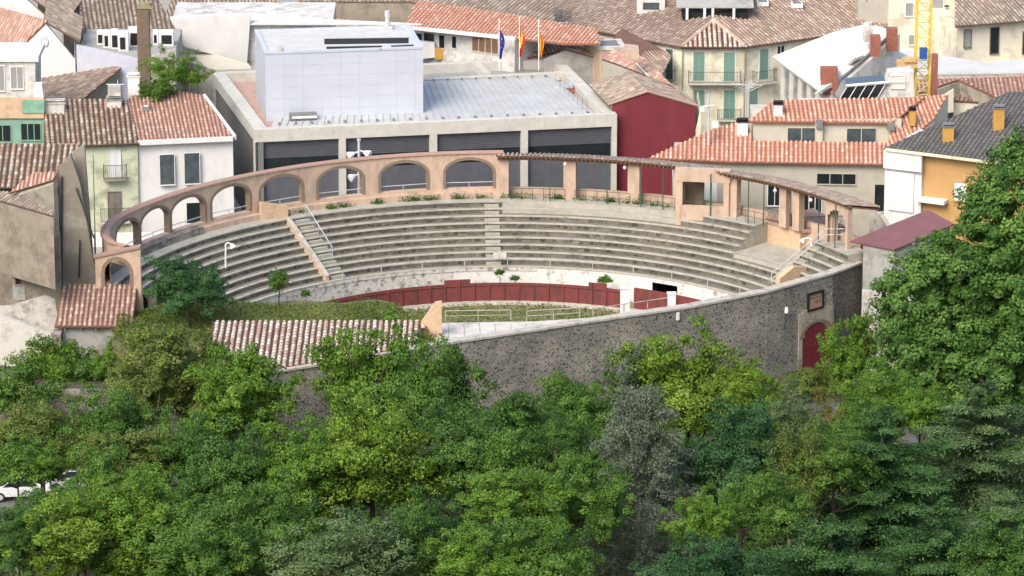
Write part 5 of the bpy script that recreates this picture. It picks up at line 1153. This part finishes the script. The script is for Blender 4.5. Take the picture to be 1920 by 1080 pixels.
lm('mid',(0.06,0.135,0.024),(0.105,0.21,0.036),(0.185,0.31,0.065))
lm('bright',(0.1,0.175,0.018),(0.155,0.26,0.03),(0.25,0.36,0.06))
lm('olive',(0.09,0.145,0.028),(0.15,0.205,0.045),(0.235,0.29,0.08))
lm('dark',(0.03,0.085,0.03),(0.055,0.135,0.044),(0.1,0.2,0.068))
lm('deep',(0.045,0.11,0.022),(0.08,0.165,0.034),(0.14,0.245,0.055))
lm('sage',(0.085,0.145,0.05),(0.14,0.21,0.08),(0.215,0.3,0.12))
lm('silver',(0.1,0.14,0.085),(0.17,0.215,0.14),(0.27,0.32,0.215))
lm('autumn',(0.105,0.123,0.026),(0.175,0.170,0.035),(0.269,0.222,0.053))
lm('cedar',(0.037,0.094,0.030),(0.068,0.152,0.044),(0.140,0.246,0.073))
lm('cedar_pale',(0.064,0.117,0.047),(0.111,0.181,0.070),(0.199,0.287,0.117))
lm('plane',(0.047,0.112,0.022),(0.090,0.185,0.038),(0.174,0.302,0.069))
lm('weed',(0.07,0.12,0.02),(0.12,0.17,0.032),(0.24,0.24,0.07))
def leafmesh(name,C,Nn,L,Wd,tint,rng,tilt=.6):
    """one rhombus per leaf at C, facing about Nn"""
    n=len(C); Nn=Nn+rng.normal(0,tilt,(n,3)); Nn/=np.linalg.norm(Nn,axis=1)[:,None]+1e-9
    a=rng.normal(0,1,(n,3)); a-=Nn*(a*Nn).sum(1)[:,None]; a/=np.linalg.norm(a,axis=1)[:,None]+1e-9; b=np.cross(Nn,a)
    L=L*rng.uniform(.7,1.3,n); W=Wd*rng.uniform(.7,1.3,n)
    V=np.empty((n,4,3)); V[:,0]=C-a*L[:,None]/2; V[:,1]=C+b*W[:,None]/2+Nn*.03; V[:,2]=C+a*L[:,None]/2; V[:,3]=C-b*W[:,None]/2+Nn*.03
    me=bpy.data.meshes.new(name); me.vertices.add(n*4); me.vertices.foreach_set('co',V.astype(np.float32).ravel())
    me.loops.add(n*4); me.loops.foreach_set('vertex_index',np.arange(n*4,dtype=np.int32)); me.polygons.add(n); me.polygons.foreach_set('loop_start',np.arange(0,n*4,4,dtype=np.int32)); me.polygons.foreach_set('loop_total',np.full(n,4,dtype=np.int32))
    me.update(calc_edges=True); at=me.attributes.new('tint','FLOAT','FACE'); at.data.foreach_set('value',np.clip(tint,0,1).astype(np.float32))
    me.materials.append(None); return me
def crown(seed,nb=26,lp=62,shape=(1,1,1),cr=.17,leaf=.062,spread=.3,up=.25,low=-.55,gap=.0):
    """crown of unit radius: leaf clumps strung along uneven boughs, so the outline stays ragged"""
    rng=np.random.default_rng(seed); P=[];S=[];D=[]
    for b in range(nb):
        a=b*2.399+rng.uniform(-.5,.5); zz=rng.uniform(low,1.0); h=math.sqrt(max(.02,1-zz*zz)); d=np.array([math.cos(a)*h,math.sin(a)*h,zz]); L=rng.uniform(.68,1.08)
        m=9
        for q in range(m):
            t=(q+rng.uniform(.2,.9))/m; w=(.35+.65*t)*spread
            p=d*L*(t**.6)+rng.normal(0,w*.55,3)*np.array([1,1,.8])+np.array([0,0,up*t*t*.6*(1-abs(zz))])
            P.append(p); S.append(cr*rng.uniform(.55,1.35)*(1.15-.45*t)); D.append(d)
    P=np.array(P);S=np.array(S);D=np.array(D); tc=rng.normal(.45,.2,len(P)); k=np.repeat(np.arange(len(P)),lp)
    u=rng.normal(0,1,(len(k),3)); u/=np.linalg.norm(u,axis=1)[:,None]; rr=S[k]*rng.uniform(.25,1.25,len(k))**.7
    C=(P[k]+u*rr[:,None]*np.array([1,1,.75]))*np.array(shape)
    out=u*.6+D[k]*.5+np.array([0,0,.55]); return leafmesh('crown',C,out,leaf,leaf*.6,tc[k]+rng.normal(0,.27,len(k)),rng,.55)
CR={'round':[crown(i,30,120,leaf=.048) for i in (1,2,3,4,5)],
    'tall':[crown(i+20,30,110,leaf=.046,shape=(.82,.82,1.25),cr=.15,up=.6,spread=.26) for i in (1,2,3,4)],
    'airy':[crown(i+40,22,55,shape=(1,1,1),cr=.15,leaf=.045,up=.5,spread=.34) for i in (1,2,3)],
    'bush':[crown(i+60,18,80,(1,1,.75),cr=.22,leaf=.065,low=-.2) for i in (1,2,3)]}
def limbs(mb,base,top,rx,rz,seed,r0=.22,n=7,pale=False):
    rr=random.Random(seed); h=(top-base).length; p=base; ax=(top-base).normalized(); k=6; pts=[base]
    for i in range(1,k+1): pts.append(base+ax*h*i/k+V3((rr.uniform(-.12,.12),rr.uniform(-.12,.12),0))*(i/k)*rx*.4)
    for i in range(k): mb.tube(pts[i],pts[i+1],r0*(1-.75*i/k),7,r0*(1-.75*(i+1)/k),cap=False)
    for j in range(n):
        a=rr.uniform(0,6.28); s=pts[rr.randint(2,k-1)]; e=s+V3((math.cos(a)*rx*rr.uniform(.45,.85),math.sin(a)*rx*rr.uniform(.45,.85),rz*rr.uniform(.25,.9)))
        m=s.lerp(e,.5)+V3((0,0,-.1*rz)); mb.tube(s,m,r0*.38,5,r0*.24,cap=False); mb.tube(m,e,r0*.24,5,r0*.07,cap=False)
        for q in range(2):
            e2=e+V3((rr.uniform(-1,1),rr.uniform(-1,1),rr.uniform(.1,.9)))*rx*.3; mb.tube(m.lerp(e,.5),e2,r0*.13,4,r0*.04,cap=False)
def tree(px,py,rx,rz,kind,col,label,Y=None,name='tree',cat='tree',pale=False,base=None,n=7,group='trees and shrubs on the wooded slope'):
    Y=-35-(py-680)*.125 if Y is None else Y
    c=aty(px,py+rz*(.3 if group else 0),Y); s=sc_at(c); a=rx*(1.22 if group else 1.05)/s; b=rz*(1.32 if group else 1.02)/s/.97; g=gz(c.x,c.y) if base is None else base
    seed=int(px*7+py); root=empty(name,(c.x,c.y,g),label,cat,group)
    vs=CR[kind]; me=vs[seed%len(vs)]; o=bpy.data.objects.new('crown',me); sc.collection.objects.link(o); o.parent=root
    fz={'round':1,'tall':1/1.25,'airy':1,'bush':1/.75}[kind]; fx={'tall':1/.82}.get(kind,1)
    o.location=(0,0,c.z-g); o.rotation_euler=(0,0,seed*1.3); o.scale=(a*fx*1.02,a*fx*1.02,b*fz*1.02)
    o.material_slots[0].link='OBJECT'; o.material_slots[0].material=LM[col]
    mb=MB(); h=c.z-g
    if kind=='airy':
        for j in range(5): ang=j*1.3+seed; limbs(mb,V3((math.cos(ang)*.15,math.sin(ang)*.15,-.3)),V3((math.cos(ang)*a*.5,math.sin(ang)*a*.3,h+b*.5)),a,b,seed+j,.1,3)
    else: limbs(mb,V3((0,0,-.4)),V3((a*.08,0,h+b*.35)),a,b*.8,seed,max(.07,min(.3,a*.06)),n)
    t=mb.build('trunk',M['bark_pale' if pale or kind=='airy' else 'bark']); t.parent=root
    return root
TR=[
(285,680,64,66,'airy','olive','loose olive tree at the right corner of the small tiled shed'),
(48,965,46,40,'airy','mid','thin leafy tree screening the white parked car'),
(150,935,42,36,'airy','vivid','thin leafy sapling-like tree screening the silver parked car'),
(1480,800,55,50,'round','sage','grey-green tree left of the grey path, below the gate'),
(110,960,60,44,'round','mid','green tree standing right below the silver parked car'),
(70,865,52,40,'round','vivid','small green tree behind the white parked car'),
(200,880,50,44,'bush','mid','shrub hiding the rear of the silver parked car'),
(255,935,62,52,'tall','vivid','narrow lime tree rising just right of the car park'),
(1560,860,70,60,'round','mid','green tree just left of the top of the large cedar'),
(1620,795,58,44,'round','mid','leafy green tree below the grey path by the gate'),
(1720,760,60,45,'round','vivid','vivid green tree at the left foot of the plane tree'),
(335,715,100,102,'tall','olive','thin yellow-olive tree with several bare pale stems, right of the tiled shed'),
(262,742,62,62,'airy','olive','small sparse olive tree at the left foot of the many-stemmed one'),
(450,755,84,95,'tall','vivid','fresh green tree in front of the left end of the bleached tile roof'),
(575,850,66,62,'round','mid','mid-green tree below the dark end of the stone wall'),
(705,715,98,100,'round','vivid','bright green tree covering the right half of the bleached tile roof'),
(800,735,92,90,'round','mid','muted green tree directly below the pointed ochre gable wall'),
(905,812,92,80,'round','deep','dull green rounded tree right of the pointed gable wall, before the stone wall'),
(1090,762,70,70,'round','mid','dense mid-green tree at the left edge of the bright yellow-green one'),
(1175,715,50,66,'airy','silver','small grey-leaved tree between the two greens before the stone wall'),
(1285,715,108,88,'round','bright','bright yellow-green tree in front of the stone wall, largest of that colour'),
(1395,745,58,72,'tall','bright','narrow yellow-green tree leaning on the right side of the brightest one'),
(1455,765,58,62,'airy','sage','thin grey-green tree just left of the red gate'),
(1518,722,44,34,'bush','olive','olive shrub hiding the foot of the red gate'),
(1597,665,48,80,'tall','vivid','slim fresh green tree immediately right of the red gate'),
(90,685,52,46,'bush','vivid','leafy green shrub at the foot of the off-white garden wall'),
(150,705,52,38,'bush','deep','dark green shrub in front of the small tiled shed'),
(205,690,38,40,'bush','vivid','upright green shrub at the right corner of the tiled shed wall'),
(30,745,62,50,'bush','mid','green bush at the left edge above the rubble retaining wall'),
(75,810,85,62,'round','olive','olive-brown tree by the left edge below the retaining wall'),
(190,805,88,66,'round','mid','mid-green tree hiding the right half of the retaining wall'),
(240,860,80,60,'tall','olive','yellowish olive tree above the parked cars'),
(420,880,95,85,'round','deep','dark green tree in the middle of the left slope'),
(340,845,70,62,'round','mid','rounded tree below the many-stemmed olive tree'),
(545,880,85,72,'round','vivid','fresh green tree left of the large yellow-green crown'),
(690,860,122,98,'round','bright','large yellow-green leafy crown in the centre-left of the slope'),
(860,840,100,72,'round','deep','dark olive tree above the black hollow at the centre'),
(975,870,90,70,'round','mid','soft green tree above the fern-like green one'),
(965,945,88,62,'tall','vivid','fern-like vivid green tree right of the black hollow'),
(1065,835,66,56,'round','deep','dark tree left of the grey-twigged conifer'),
(1110,930,60,75,'tall','mid','mid-green tree squeezed against the left side of the grey conifer'),
(1385,850,95,86,'round','dark','dark bluish-green tree behind the grey conifer, under the yellow-green one'),
(1500,870,66,76,'airy','olive','thin yellowish tree left of the large cedar'),
(1565,790,60,55,'airy','autumn','yellowing small tree between the gate and the large cedar'),
(1440,945,70,62,'round','mid','green tree below the thin yellowish one, right of the grey conifer'),
(1320,985,58,60,'tall','vivid','small yellow-green tree at the right foot of the grey conifer'),
(30,870,60,42,'bush','mid','shrub at the left edge just above the white parked car'),
(190,925,45,40,'bush','vivid','shrub immediately right of the parked cars'),
(28,1010,62,48,'round','deep','very dark bush in the lower left corner below the white car'),
(150,1010,105,88,'tall','bright','lime green upright tree near the lower left corner'),
(275,990,98,100,'tall','vivid','tall bushy lime tree right of the lower left corner'),
(380,1030,90,80,'tall','mid','green upright tree at the bottom edge, third from the left corner'),
(500,985,90,80,'round','mid','rounded green tree at the bottom left of the yellow-green crown'),
(630,1045,108,68,'round','sage','pale sage tree at the bottom edge left of the centre'),
(790,1010,90,70,'round','deep','dark leafy tree at the bottom edge under the black hollow'),
(880,1060,85,60,'tall','vivid','bright shrubby tree at the bottom edge near the centre'),
(1010,1040,88,70,'round','mid','plain green tree at the bottom edge left of the grey conifer'),
(1310,1075,95,55,'round','dark','dark bluish tree at the bottom edge right of the grey conifer'),
(1890,1040,90,75,'round','deep','deep green crown in the lower right corner'),
(985,800,60,45,'round','mid','low green tree at the foot of the stone wall, centre'),
(1655,745,66,52,'round','vivid','green crown under the big plane tree beside the grey path'),
]
for t in TR:
    Yo={(1597,665):-15,(90,685):-22,(150,705):-22.5,(205,690):-22.5,(30,745):-29,(1640,745):-27,(1518,722):-13.5,(1565,790):-34,(705,715):-36,(1455,765):-28}.get((t[0],t[1]))
    nm='shrub' if 'shrub' in t[6] or 'bush' in t[6].split() else 'tree'; tree(*t,Y=Yo,name=nm,cat=nm,pale=t[5]=='sage')
# inner trees
tree(352,548,76,62,'round','dark','dense dark green tree in front of the left seating',Y=-19,base=2.0,group=None)
tree(522,535,19,28,'tall','mid','slender sapling on the grass mound before the seats',Y=-14,base=3.0,group=None,name='sapling')
tree(330,140,62,50,'airy','vivid','light green tree between the brick chimney and the modern block',Y=24,base=Z0,group=None)
tree(295,172,34,28,'round','mid','leafy lower bush of green beside the brick chimney base',Y=23,base=Z0,group=None,name='shrub',cat='shrub')
for i,(px,py,r_,lb) in enumerate(((1135,527,13,'dark green bush growing on the raised section of the red barrier'),(937,512,9,'small weed tuft on the white ring wall at the centre'),(965,524,9,'low weed on the barrier right of the centre steps'),(573,552,10,'weed beside the red panel at the left end of the ring'),(1262,558,5,'tiny weed near the dark passage'))):
    tree(px,py,r_,r_*.8,'bush','deep' if i else 'mid',lb,Y=cyl(21.2 if i<4 else 20.5,phi_px(px,21.2,-1),0).y,base=-2.0,name='shrub',cat='shrub',group=None,n=2)
mb=MB()
# big plane tree at the right
def bigcrown(seed,parts,nc,lp,leaf,cr):
    rng=np.random.default_rng(seed); Cs=[];Ns=[];Ts=[]
    for (cx,cy,cz,rx,ry,rz_) in parts:
        k=int(nc*(rx*rz_)/20); d=rng.normal(0,1,(k*2,3)); d/=np.linalg.norm(d,axis=1)[:,None]; d=d[(d[:,1]<.45)&(d[:,2]>-.85)][:k]
        P=np.array([cx,cy,cz])+d*np.array([rx,ry,rz_])*rng.uniform(.45,1.05,(len(d),1)); sz=cr*rng.uniform(.6,1.25,len(d)); tc=rng.normal(.42,.26,len(d))
        i=np.repeat(np.arange(len(d)),lp); u=rng.normal(0,1,(len(i),3)); u/=np.linalg.norm(u,axis=1)[:,None]
        Cs.append(P[i]+u*(sz[i]*rng.uniform(.4,1,len(i)))[:,None]*np.array([1,1,.75])); Ns.append(u*.6+d[i]*.6+np.array([0,-.1,.6])); Ts.append(tc[i]+rng.normal(0,.18,len(i)))
    return leafmesh('crown',np.concatenate(Cs),np.concatenate(Ns),leaf,leaf*.75,np.concatenate(Ts),rng,.45)
Yp=-22; root=empty('tree',(aty(1880,700,Yp).x,Yp,-5),'huge leafy plane tree filling the right side, its crown taller than the yellow house','tree')
def loc(px,py,dy,rxp,rzp,ryy): c=aty(px,py,Yp+dy); s=sc_at(c); return (c.x-root.location.x,c.y-Yp,c.z+5,rxp/s,ryy,rzp/s)
parts=[loc(1760,640,0,118,130,4.5),(loc(1890,520,1,125,140,5)),loc(1800,500,.5,85,85,4),loc(1920,370,1.5,90,110,4),loc(1700,560,-.5,66,88,3),loc(1745,500,-.3,50,50,2.4),loc(1870,690,-1.5,130,110,4.5),loc(1850,400,1,60,70,3),loc(1990,300,2,100,120,4),loc(1700,700,-.5,65,60,3),loc(1965,600,0,120,160,4.5)]
me=bigcrown(5,parts,185,105,.26,.72); me.materials[0]=LM['plane']; o=bpy.data.objects.new('crown',me); sc.collection.objects.link(o); o.parent=root
mb=MB(); 
for j,pt in enumerate(parts): limbs(mb,V3((0,0,-.3)),V3(pt[:3]),pt[3],pt[5]*.7,j,.4 if j<2 else .2,5)
t=mb.build('trunk',M['bark_pale']); t.parent=root
# cedars: flat layered sprays on long level limbs
def cedar(px,py,Y,R,H,label,col,seed,levels=8,base=None):
    c=aty(px,py,Y); g=gz(c.x,c.y) if base is None else base; top=c.z; root=empty('cedar',(c.x,c.y,g),label,'tree','trees and shrubs on the wooded slope'); rng=np.random.default_rng(seed)
    Ht=top-g; mb=MB(); mb.tube((0,0,-.3),(0,0,Ht*.6),.42,8,.25); mb.tube((0,0,Ht*.6),(0,0,Ht),.25,8,.05)
    C=[];Nn=[];T_=[]
    for l in range(levels):
        f=l/(levels-1); z=Ht-f*H; Rl=R*(.22+.78*f**.75); nb=6+int(4*f)
        for k in range(nb):
            a=2*math.pi*(k+rng.uniform(-.45,.45))/nb+l*.8; ln=Rl*rng.uniform(.5,1.15); zj=z+rng.uniform(-.55,.55); e=V3((math.cos(a)*ln,math.sin(a)*ln,zj+ln*rng.uniform(-.02,.16))); s=V3((0,0,zj-.3)); mb.tube(s,e,.1*(1-.4*f)+.03,5,.02,cap=False)
            for q in range(int(ln/.42)+1):          # twigs with dense short needle tufts, drooping at the tip
                t=(q+.6)/(int(ln/.42)+1); p=s.lerp(e,t); wd=1.15*(1-.3*t)*min(1.2,ln*.28); nn=105
                off=rng.normal(0,1,(nn,2)); side=off[:,0]*wd*.55; al=off[:,1]*.3
                x=p.x+math.cos(a)*al-math.sin(a)*side; y=p.y+math.sin(a)*al+math.cos(a)*side; zz=p.z+.12+rng.normal(0,.035,nn)-.1*(side/max(wd,.1))**2*.9-.25*max(0,t-.6)
                C.append(np.c_[x,y,zz]); Nn.append(np.tile([math.cos(a)*.2,math.sin(a)*.2,1.0],(nn,1))); T_.append(np.full(nn,rng.normal(.45,.16))+rng.normal(0,.15,nn)+.2*(t-.5))
    me=leafmesh('crown',np.concatenate(C),np.concatenate(Nn),.26,.085,np.concatenate(T_),rng,.4); me.materials[0]=LM[col]; o=bpy.data.objects.new('crown',me); sc.collection.objects.link(o); o.parent=root
    t=mb.build('trunk',M['bark']); t.parent=root; return root
cedar(1655,790,-55,8.2,9.5,'large dark cedar with flat layered boughs, lower right','cedar',3,8)
cedar(1835,735,-49,7.2,8,'pale-topped cedar with layered boughs at the right edge, below the plane tree','cedar_pale',4,7)
cedar(1560,1000,-74,7.5,4,'low cedar with long level sprays along the bottom edge','cedar',5,4)
cedar(1760,960,-72,6.5,6,'dark young cedar at the bottom edge, right of the long level sprays','cedar',6,5)
# grey conifer: sparse needles, many thin drooping grey twigs
def greyconifer(px,py,Y,R,label,seed=1):
    c=aty(px,py,Y); g=gz(c.x,c.y); Ht=c.z-g; root=empty('conifer',(c.x,c.y,g),label,'tree'); rng=np.random.default_rng(seed); mb=MB(); mb.tube((0,0,-.3),(0,0,Ht),.26,7,.04)
    C=[];T_=[]
    for l in range(74):
        f=(l+.5)/74; z=Ht-f*(Ht-1.5); ln=R*(.12+.95*f**.8)*rng.uniform(.55,1.15); a=l*2.4+rng.uniform(-.4,.4); s=V3((0,0,z)); m_=V3((math.cos(a)*ln*.55,math.sin(a)*ln*.55,z+.3)); e=V3((math.cos(a)*ln,math.sin(a)*ln,z-.25))
        mb.tube(s,m_,.05,4,.035,cap=False); mb.tube(m_,e,.035,4,.015,cap=False)
        for q in range(16):
            t=rng.uniform(.15,1); p=s.lerp(m_,t*2) if t<.5 else m_.lerp(e,t*2-1); b=a+rng.uniform(-1.3,1.3); L_=rng.uniform(.5,1.2); e2=p+V3((math.cos(b)*L_,math.sin(b)*L_,rng.uniform(-.5,.25))); mb.tube(p,e2,.032,3,.014,cap=False)
            nn=62; tt=rng.uniform(.1,1,nn); P=np.array(p)+(np.array(e2)-np.array(p))*tt[:,None]+rng.normal(0,.17,(nn,3)); C.append(P); T_.append(rng.normal(.45,.22,nn))
    C=np.concatenate(C); me=leafmesh('crown',C,np.tile([0,0,1.],(len(C),1)),.17,.07,np.concatenate(T_),rng,.9); me.materials[0]=LM['silver']; o=bpy.data.objects.new('crown',me); sc.collection.objects.link(o); o.parent=root
    t=mb.build('trunk',M['twig_grey']); t.parent=root
greyconifer(1200,738,-60,6.1,'sparse silvery conifer with bare grey twigs, lower centre right',2)
# undergrowth over the slope
rng=np.random.default_rng(9); n=150000; X=rng.uniform(-52,52,n); Yv=rng.uniform(-100,-14,n)
wv=np.interp(X,WX,WY); ok=(Yv<wv-1.0)&~((X>17)&(X<34)&(Yv>-25))&~((X>-40)&(X<-26)&(Yv>-39)&(Yv<-29)); X=X[ok];Yv=Yv[ok]
hh=np.abs(np.sin(X*.7+Yv*.4)*np.sin(Yv*.6-X*.3))*1.5+.15; Z=np.array([gz(a,b) for a,b in zip(X,Yv)])+rng.uniform(0,1,len(X))*hh
me=leafmesh('undergrowth',np.c_[X,Yv,Z],np.tile([0,-.2,1.],(len(X),1)),.42,.26,rng.normal(.4,.25,len(X))+.2*np.sin(X*.5)*np.cos(Yv*.4),rng,.5); me.materials[0]=LM['deep']; o=bpy.data.objects.new('undergrowth',me); sc.collection.objects.link(o); tag(o,'dense dark undergrowth covering the wooded slope','undergrowth',kind='stuff')
# weeds on the mound, planter strip and barrier gap
dg=bpy.context.evaluated_depsgraph_get(); dg.update()
n=26000; P=[];
for i in range(n):
    a=rng.uniform(0,nx); b=rng.uniform(0,ny-1.5); i0,j0=int(a),int(b); fa,fb_=a-i0,b-j0
    p=G[i0][j0].lerp(G[min(i0+1,nx)][j0],fa).lerp(G[i0][j0+1].lerp(G[min(i0+1,nx)][j0+1],fa),fb_); P.append((p.x,p.y,p.z+rng.uniform(0,.45)*(.4+abs(math.sin(p.x*1.3)*math.cos(p.y))))) 
P=np.array(P); me=leafmesh('weeds',P,np.tile([0,-.3,.8],(n,1)),.22,.07,rng.normal(.45,.25,n)+.25*np.sin(P[:,0]*.8),rng,.6); me.materials[0]=LM['weed']; o=bpy.data.objects.new('grass',me); sc.collection.objects.link(o); tag(o,'rough green and straw-coloured weeds on the mound','grass',kind='stuff')
P=[];
for q in range(70):
    p=rng.uniform(60,125); c=cyl(29.95,p,4.0 if p>arch0 else 4.15 if p<arch0-1 else 4); 
    c=cyl(29.5,p,3.62)
    for _ in range(int(rng.uniform(8,60))): P.append((c.x+rng.normal(0,.22),c.y+rng.normal(0,.1),c.z+abs(rng.normal(0,.2))))
P=np.array(P); me=leafmesh('weeds',P,np.tile([0,-.3,.8],(len(P),1)),.16,.08,rng.normal(.4,.25,len(P)),rng,.8); me.materials[0]=LM['deep']; o=bpy.data.objects.new('weeds',me); sc.collection.objects.link(o); tag(o,'weeds sprouting along the foot of the arcade','weeds',kind='stuff')
P=[]
for _ in range(9000):
    p=rng.uniform(30,150); R=rng.uniform(12,20); c=cyl(R,p,pz+.02); P.append((c.x,c.y,c.z+rng.uniform(0,.12)))
P=np.array(P); me=leafmesh('weeds',P,np.tile([0,-.3,.8],(len(P),1)),.2,.1,rng.normal(.5,.25,len(P)),rng,.5); me.materials[0]=LM['weed']; o=bpy.data.objects.new('grass',me); sc.collection.objects.link(o); tag(o,'patchy dry grass on the arena floor','grass',kind='stuff')
# ------------------------------------------------------------------ lamps, loudspeakers, masts
def lamp_pole(px,py0,py1,Y,label,heads,name='floodlight_pole',m='galv'):
    a=aty(px,py1,Y); t=aty(px,py0,Y); e=empty(name,a,label,'floodlight pole'); mb=MB(); mb.tube(a-V3((0,0,.3)),t,.13,8,.1); mb.tube(t,t+V3((0,0,.15)),.16,8); mb.build('pole',M[m],e)
    for (dx,dz) in heads:
        c=t+V3((dx*.45,-.1,dz)); h=t+V3((dx,-.35,dz-.15)); mb=MB(); mb.tube(t+V3((0,0,dz+.1)),c,.05,5); mb.tube(c,h,.1,8,.34); mb.tube(h,h+(h-c).normalized()*.08,.34,8,.3); mb.build('lamp_head',M['white_metal'],e)
    return e
lamp_pole(673,264,372,15.0,'white pole with cone lamps above and inside the fourth arch from the canopy',[(-.75,-.95),(.8,-.85),(-.65,-2.75)])
def small_lamp(px,py0,py1,z,label,arm):
    a=atz(px,py1,z); t=aty(px,py0,a.y); e=empty('lamp_post',a,label,'lamp post'); mb=MB(); mb.tube(a,t,.07,6); mb.path([t,t+V3((arm*.4,0,.12)),t+V3((arm,0,.0))],.06,5); mb.build('pole',M['white_metal'],e); mb=MB(); h=t+V3((arm,0,.02)); mb.tube(h,h+V3((arm*.3,-.1,-.28)),.12,8,.26); mb.build('lamp_head',M['white_metal'],e)
small_lamp(423,458,502,2.2,'thin white lamp post standing in the left rows of seats, beside the dark tree',.45)
small_lamp(1521,448,503,.9,'white lamp post with a hooked head before the dark doorway on the right',-.55)
mb=MB(); a=aty(1331,250,16); e=empty('antenna_mast',a,'tall white lattice antenna mast with crossbars left of the orange roof','antenna'); 
t=aty(1329,176,16); mb.tube(V3((a.x,a.y,Z0)),t,.16,6,.1); mb.build('mast',M['galv'],e); mb=MB(); c=aty(1329,200,15.8); mb.tube(c-V3((.6,0,0)),c+V3((.5,0,.1)),.05,4); mb.build('bracket',M['white_metal'],e)
for dv_,z3 in ((V3((-.55,-.1,-.35)),(.35,.2,.3)),(V3((.5,-.1,-1.6)),(.5,.25,.45))): mb=MB(); mb.cbox(c+dv_,*z3); mb.build('antenna_box',M['white_metal'],e)
a=aty(1400,225,20); t=aty(1399,158,20); e=empty('antenna_mast',a,'thin white television antenna with spread arms before the cream facade','antenna'); mb=MB(); mb.tube(V3((a.x,a.y,Z0)),t,.05,5); mb.build('mast',M['galv'],e); mb=MB()
for i in range(5): mb.tube(t+V3((-.9+.2*i,0,-.25-.12*i)),t+V3((.4+.2*i,0,.35-.12*i)),.025,4)
mb.tube(t+V3((-1.2,0,0)),t+V3((1.3,0,-.1)),.03,4); mb.build('antenna_arm',M['galv'],e)
sg=cyl(22.9,phi_px(937,22.9,0),.75); mb=MB(); mb.cbox(sg+V3((0,-.12,-.1)),1.0,.05,.42); o=mb.build('sign_board',M['white_dirty']); tag(o,'small blank pale board on the railing at the foot of the centre steps','board')
for px,y0,y1,Ya,lb in ((593,-4,30,57,'thin rooftop aerial on the long orange roof, left one of two'),(618,8,36,56.5,'thin rooftop aerial on the long orange roof, right one of two'),(455,-2,26,60,'thin aerial above the blank white building'),(1062,40,94,43,'tall thin aerial on the pinkish roof right of the flags')):
    a=aty(px,y1,Ya); t=aty(px,y0,Ya); e=empty('aerial',a,lb,'aerial'); mb=MB(); mb.tube(a-V3((0,0,.6)),t,.03,4); mb.build('mast',M['galv'],e); mb=MB()
    mb.tube(t+V3((-.5,0,-.1)),t+V3((.5,0,-.1)),.015,3)
    for q in range(6): mb.tube(t+V3((-.45+.18*q,-.25,-.1)),t+V3((-.45+.18*q,.25,-.1)),.012,3)
    mb.build('antenna_arm',M['galv'],e)
# ------------------------------------------------------------------ parked cars, lower left
def car(px,py,Y,ang,m,label):
    a=aty(px,py,Y); z=-4.5; e=empty('parked_car',(a.x,a.y,z),label,'car','cars parked below the slope trees'); e.rotation_euler=(0,0,0)
    ca,sa=math.cos(ang),math.sin(ang)
    def T3(x,y,zz): return V3((a.x+x*ca-y*sa,a.y+x*sa+y*ca,z+zz))
    prof=[(-2.1,.35),(-2.12,.75),(-1.95,.9),(-1.35,.98),(-.6,1.42),(.75,1.45),(1.55,1.0),(2.05,.92),(2.12,.6),(2.05,.3)]
    mb=MB(); W_=.86
    def sec(y,inset): return [T3(x,y,zz) for x,zz in prof]
    A=[];B=[]
    for x,zz in prof: k=W_-(.16 if zz>1.2 else 0); A.append(T3(x,-k,zz)); B.append(T3(x,k,zz))
    mb.poly(A); mb.poly(B[::-1]); n_=len(prof)
    for i in range(n_): j=(i+1)%n_; mb.poly([A[i],A[j],B[j],B[i]][::-1])
    mb.build('body',m,e); mb=MB()
    for sgn in (-1,1):
        k=.845; q=[T3(-1.15,sgn*(k+.02),1.0),T3(1.3,sgn*(k+.02),1.0),T3(.7,sgn*.73,1.38),T3(-.55,sgn*.73,1.38)]; mb.poly(q)
    mb.poly([T3(-1.28,-.8,1.03),T3(-1.28,.8,1.03),T3(-.66,.68,1.4),T3(-.66,-.68,1.4)]); mb.poly([T3(1.5,-.8,1.05),T3(1.5,.8,1.05),T3(.85,.68,1.43),T3(.85,-.68,1.43)])
    mb.build('window',M['glass'],e)
    for x in (-1.3,1.3):
        for sgn in (-1,1):
            mb=MB(); mb.tube(T3(x,sgn*.7,.32),T3(x,sgn*.89,.32),.32,12); w_=mb.build('wheel',M['rubber'],e); mb=MB(); mb.tube(T3(x,sgn*.89,.32),T3(x,sgn*.9,.32),.19,10); mb.build('rim',M['galv'],w_)
    for sgn in (-1,1): mb=MB(); mb.ob(T3(2.05,sgn*.62-.15,.68),T3(2.1,0,0)-T3(2.02,0,0),T3(0,.3,0)-T3(0,0,0),V3((0,0,.14))); mb.build('headlight',M['lamp_glass'],e)
car(36,930,-35.5,.15,M['car_white'],'white parked car at the left edge, glimpsed between the trees')
car(142,905,-33.5,.1,M['car_silver'],'silver parked car glimpsed through leaves, right of the white car')
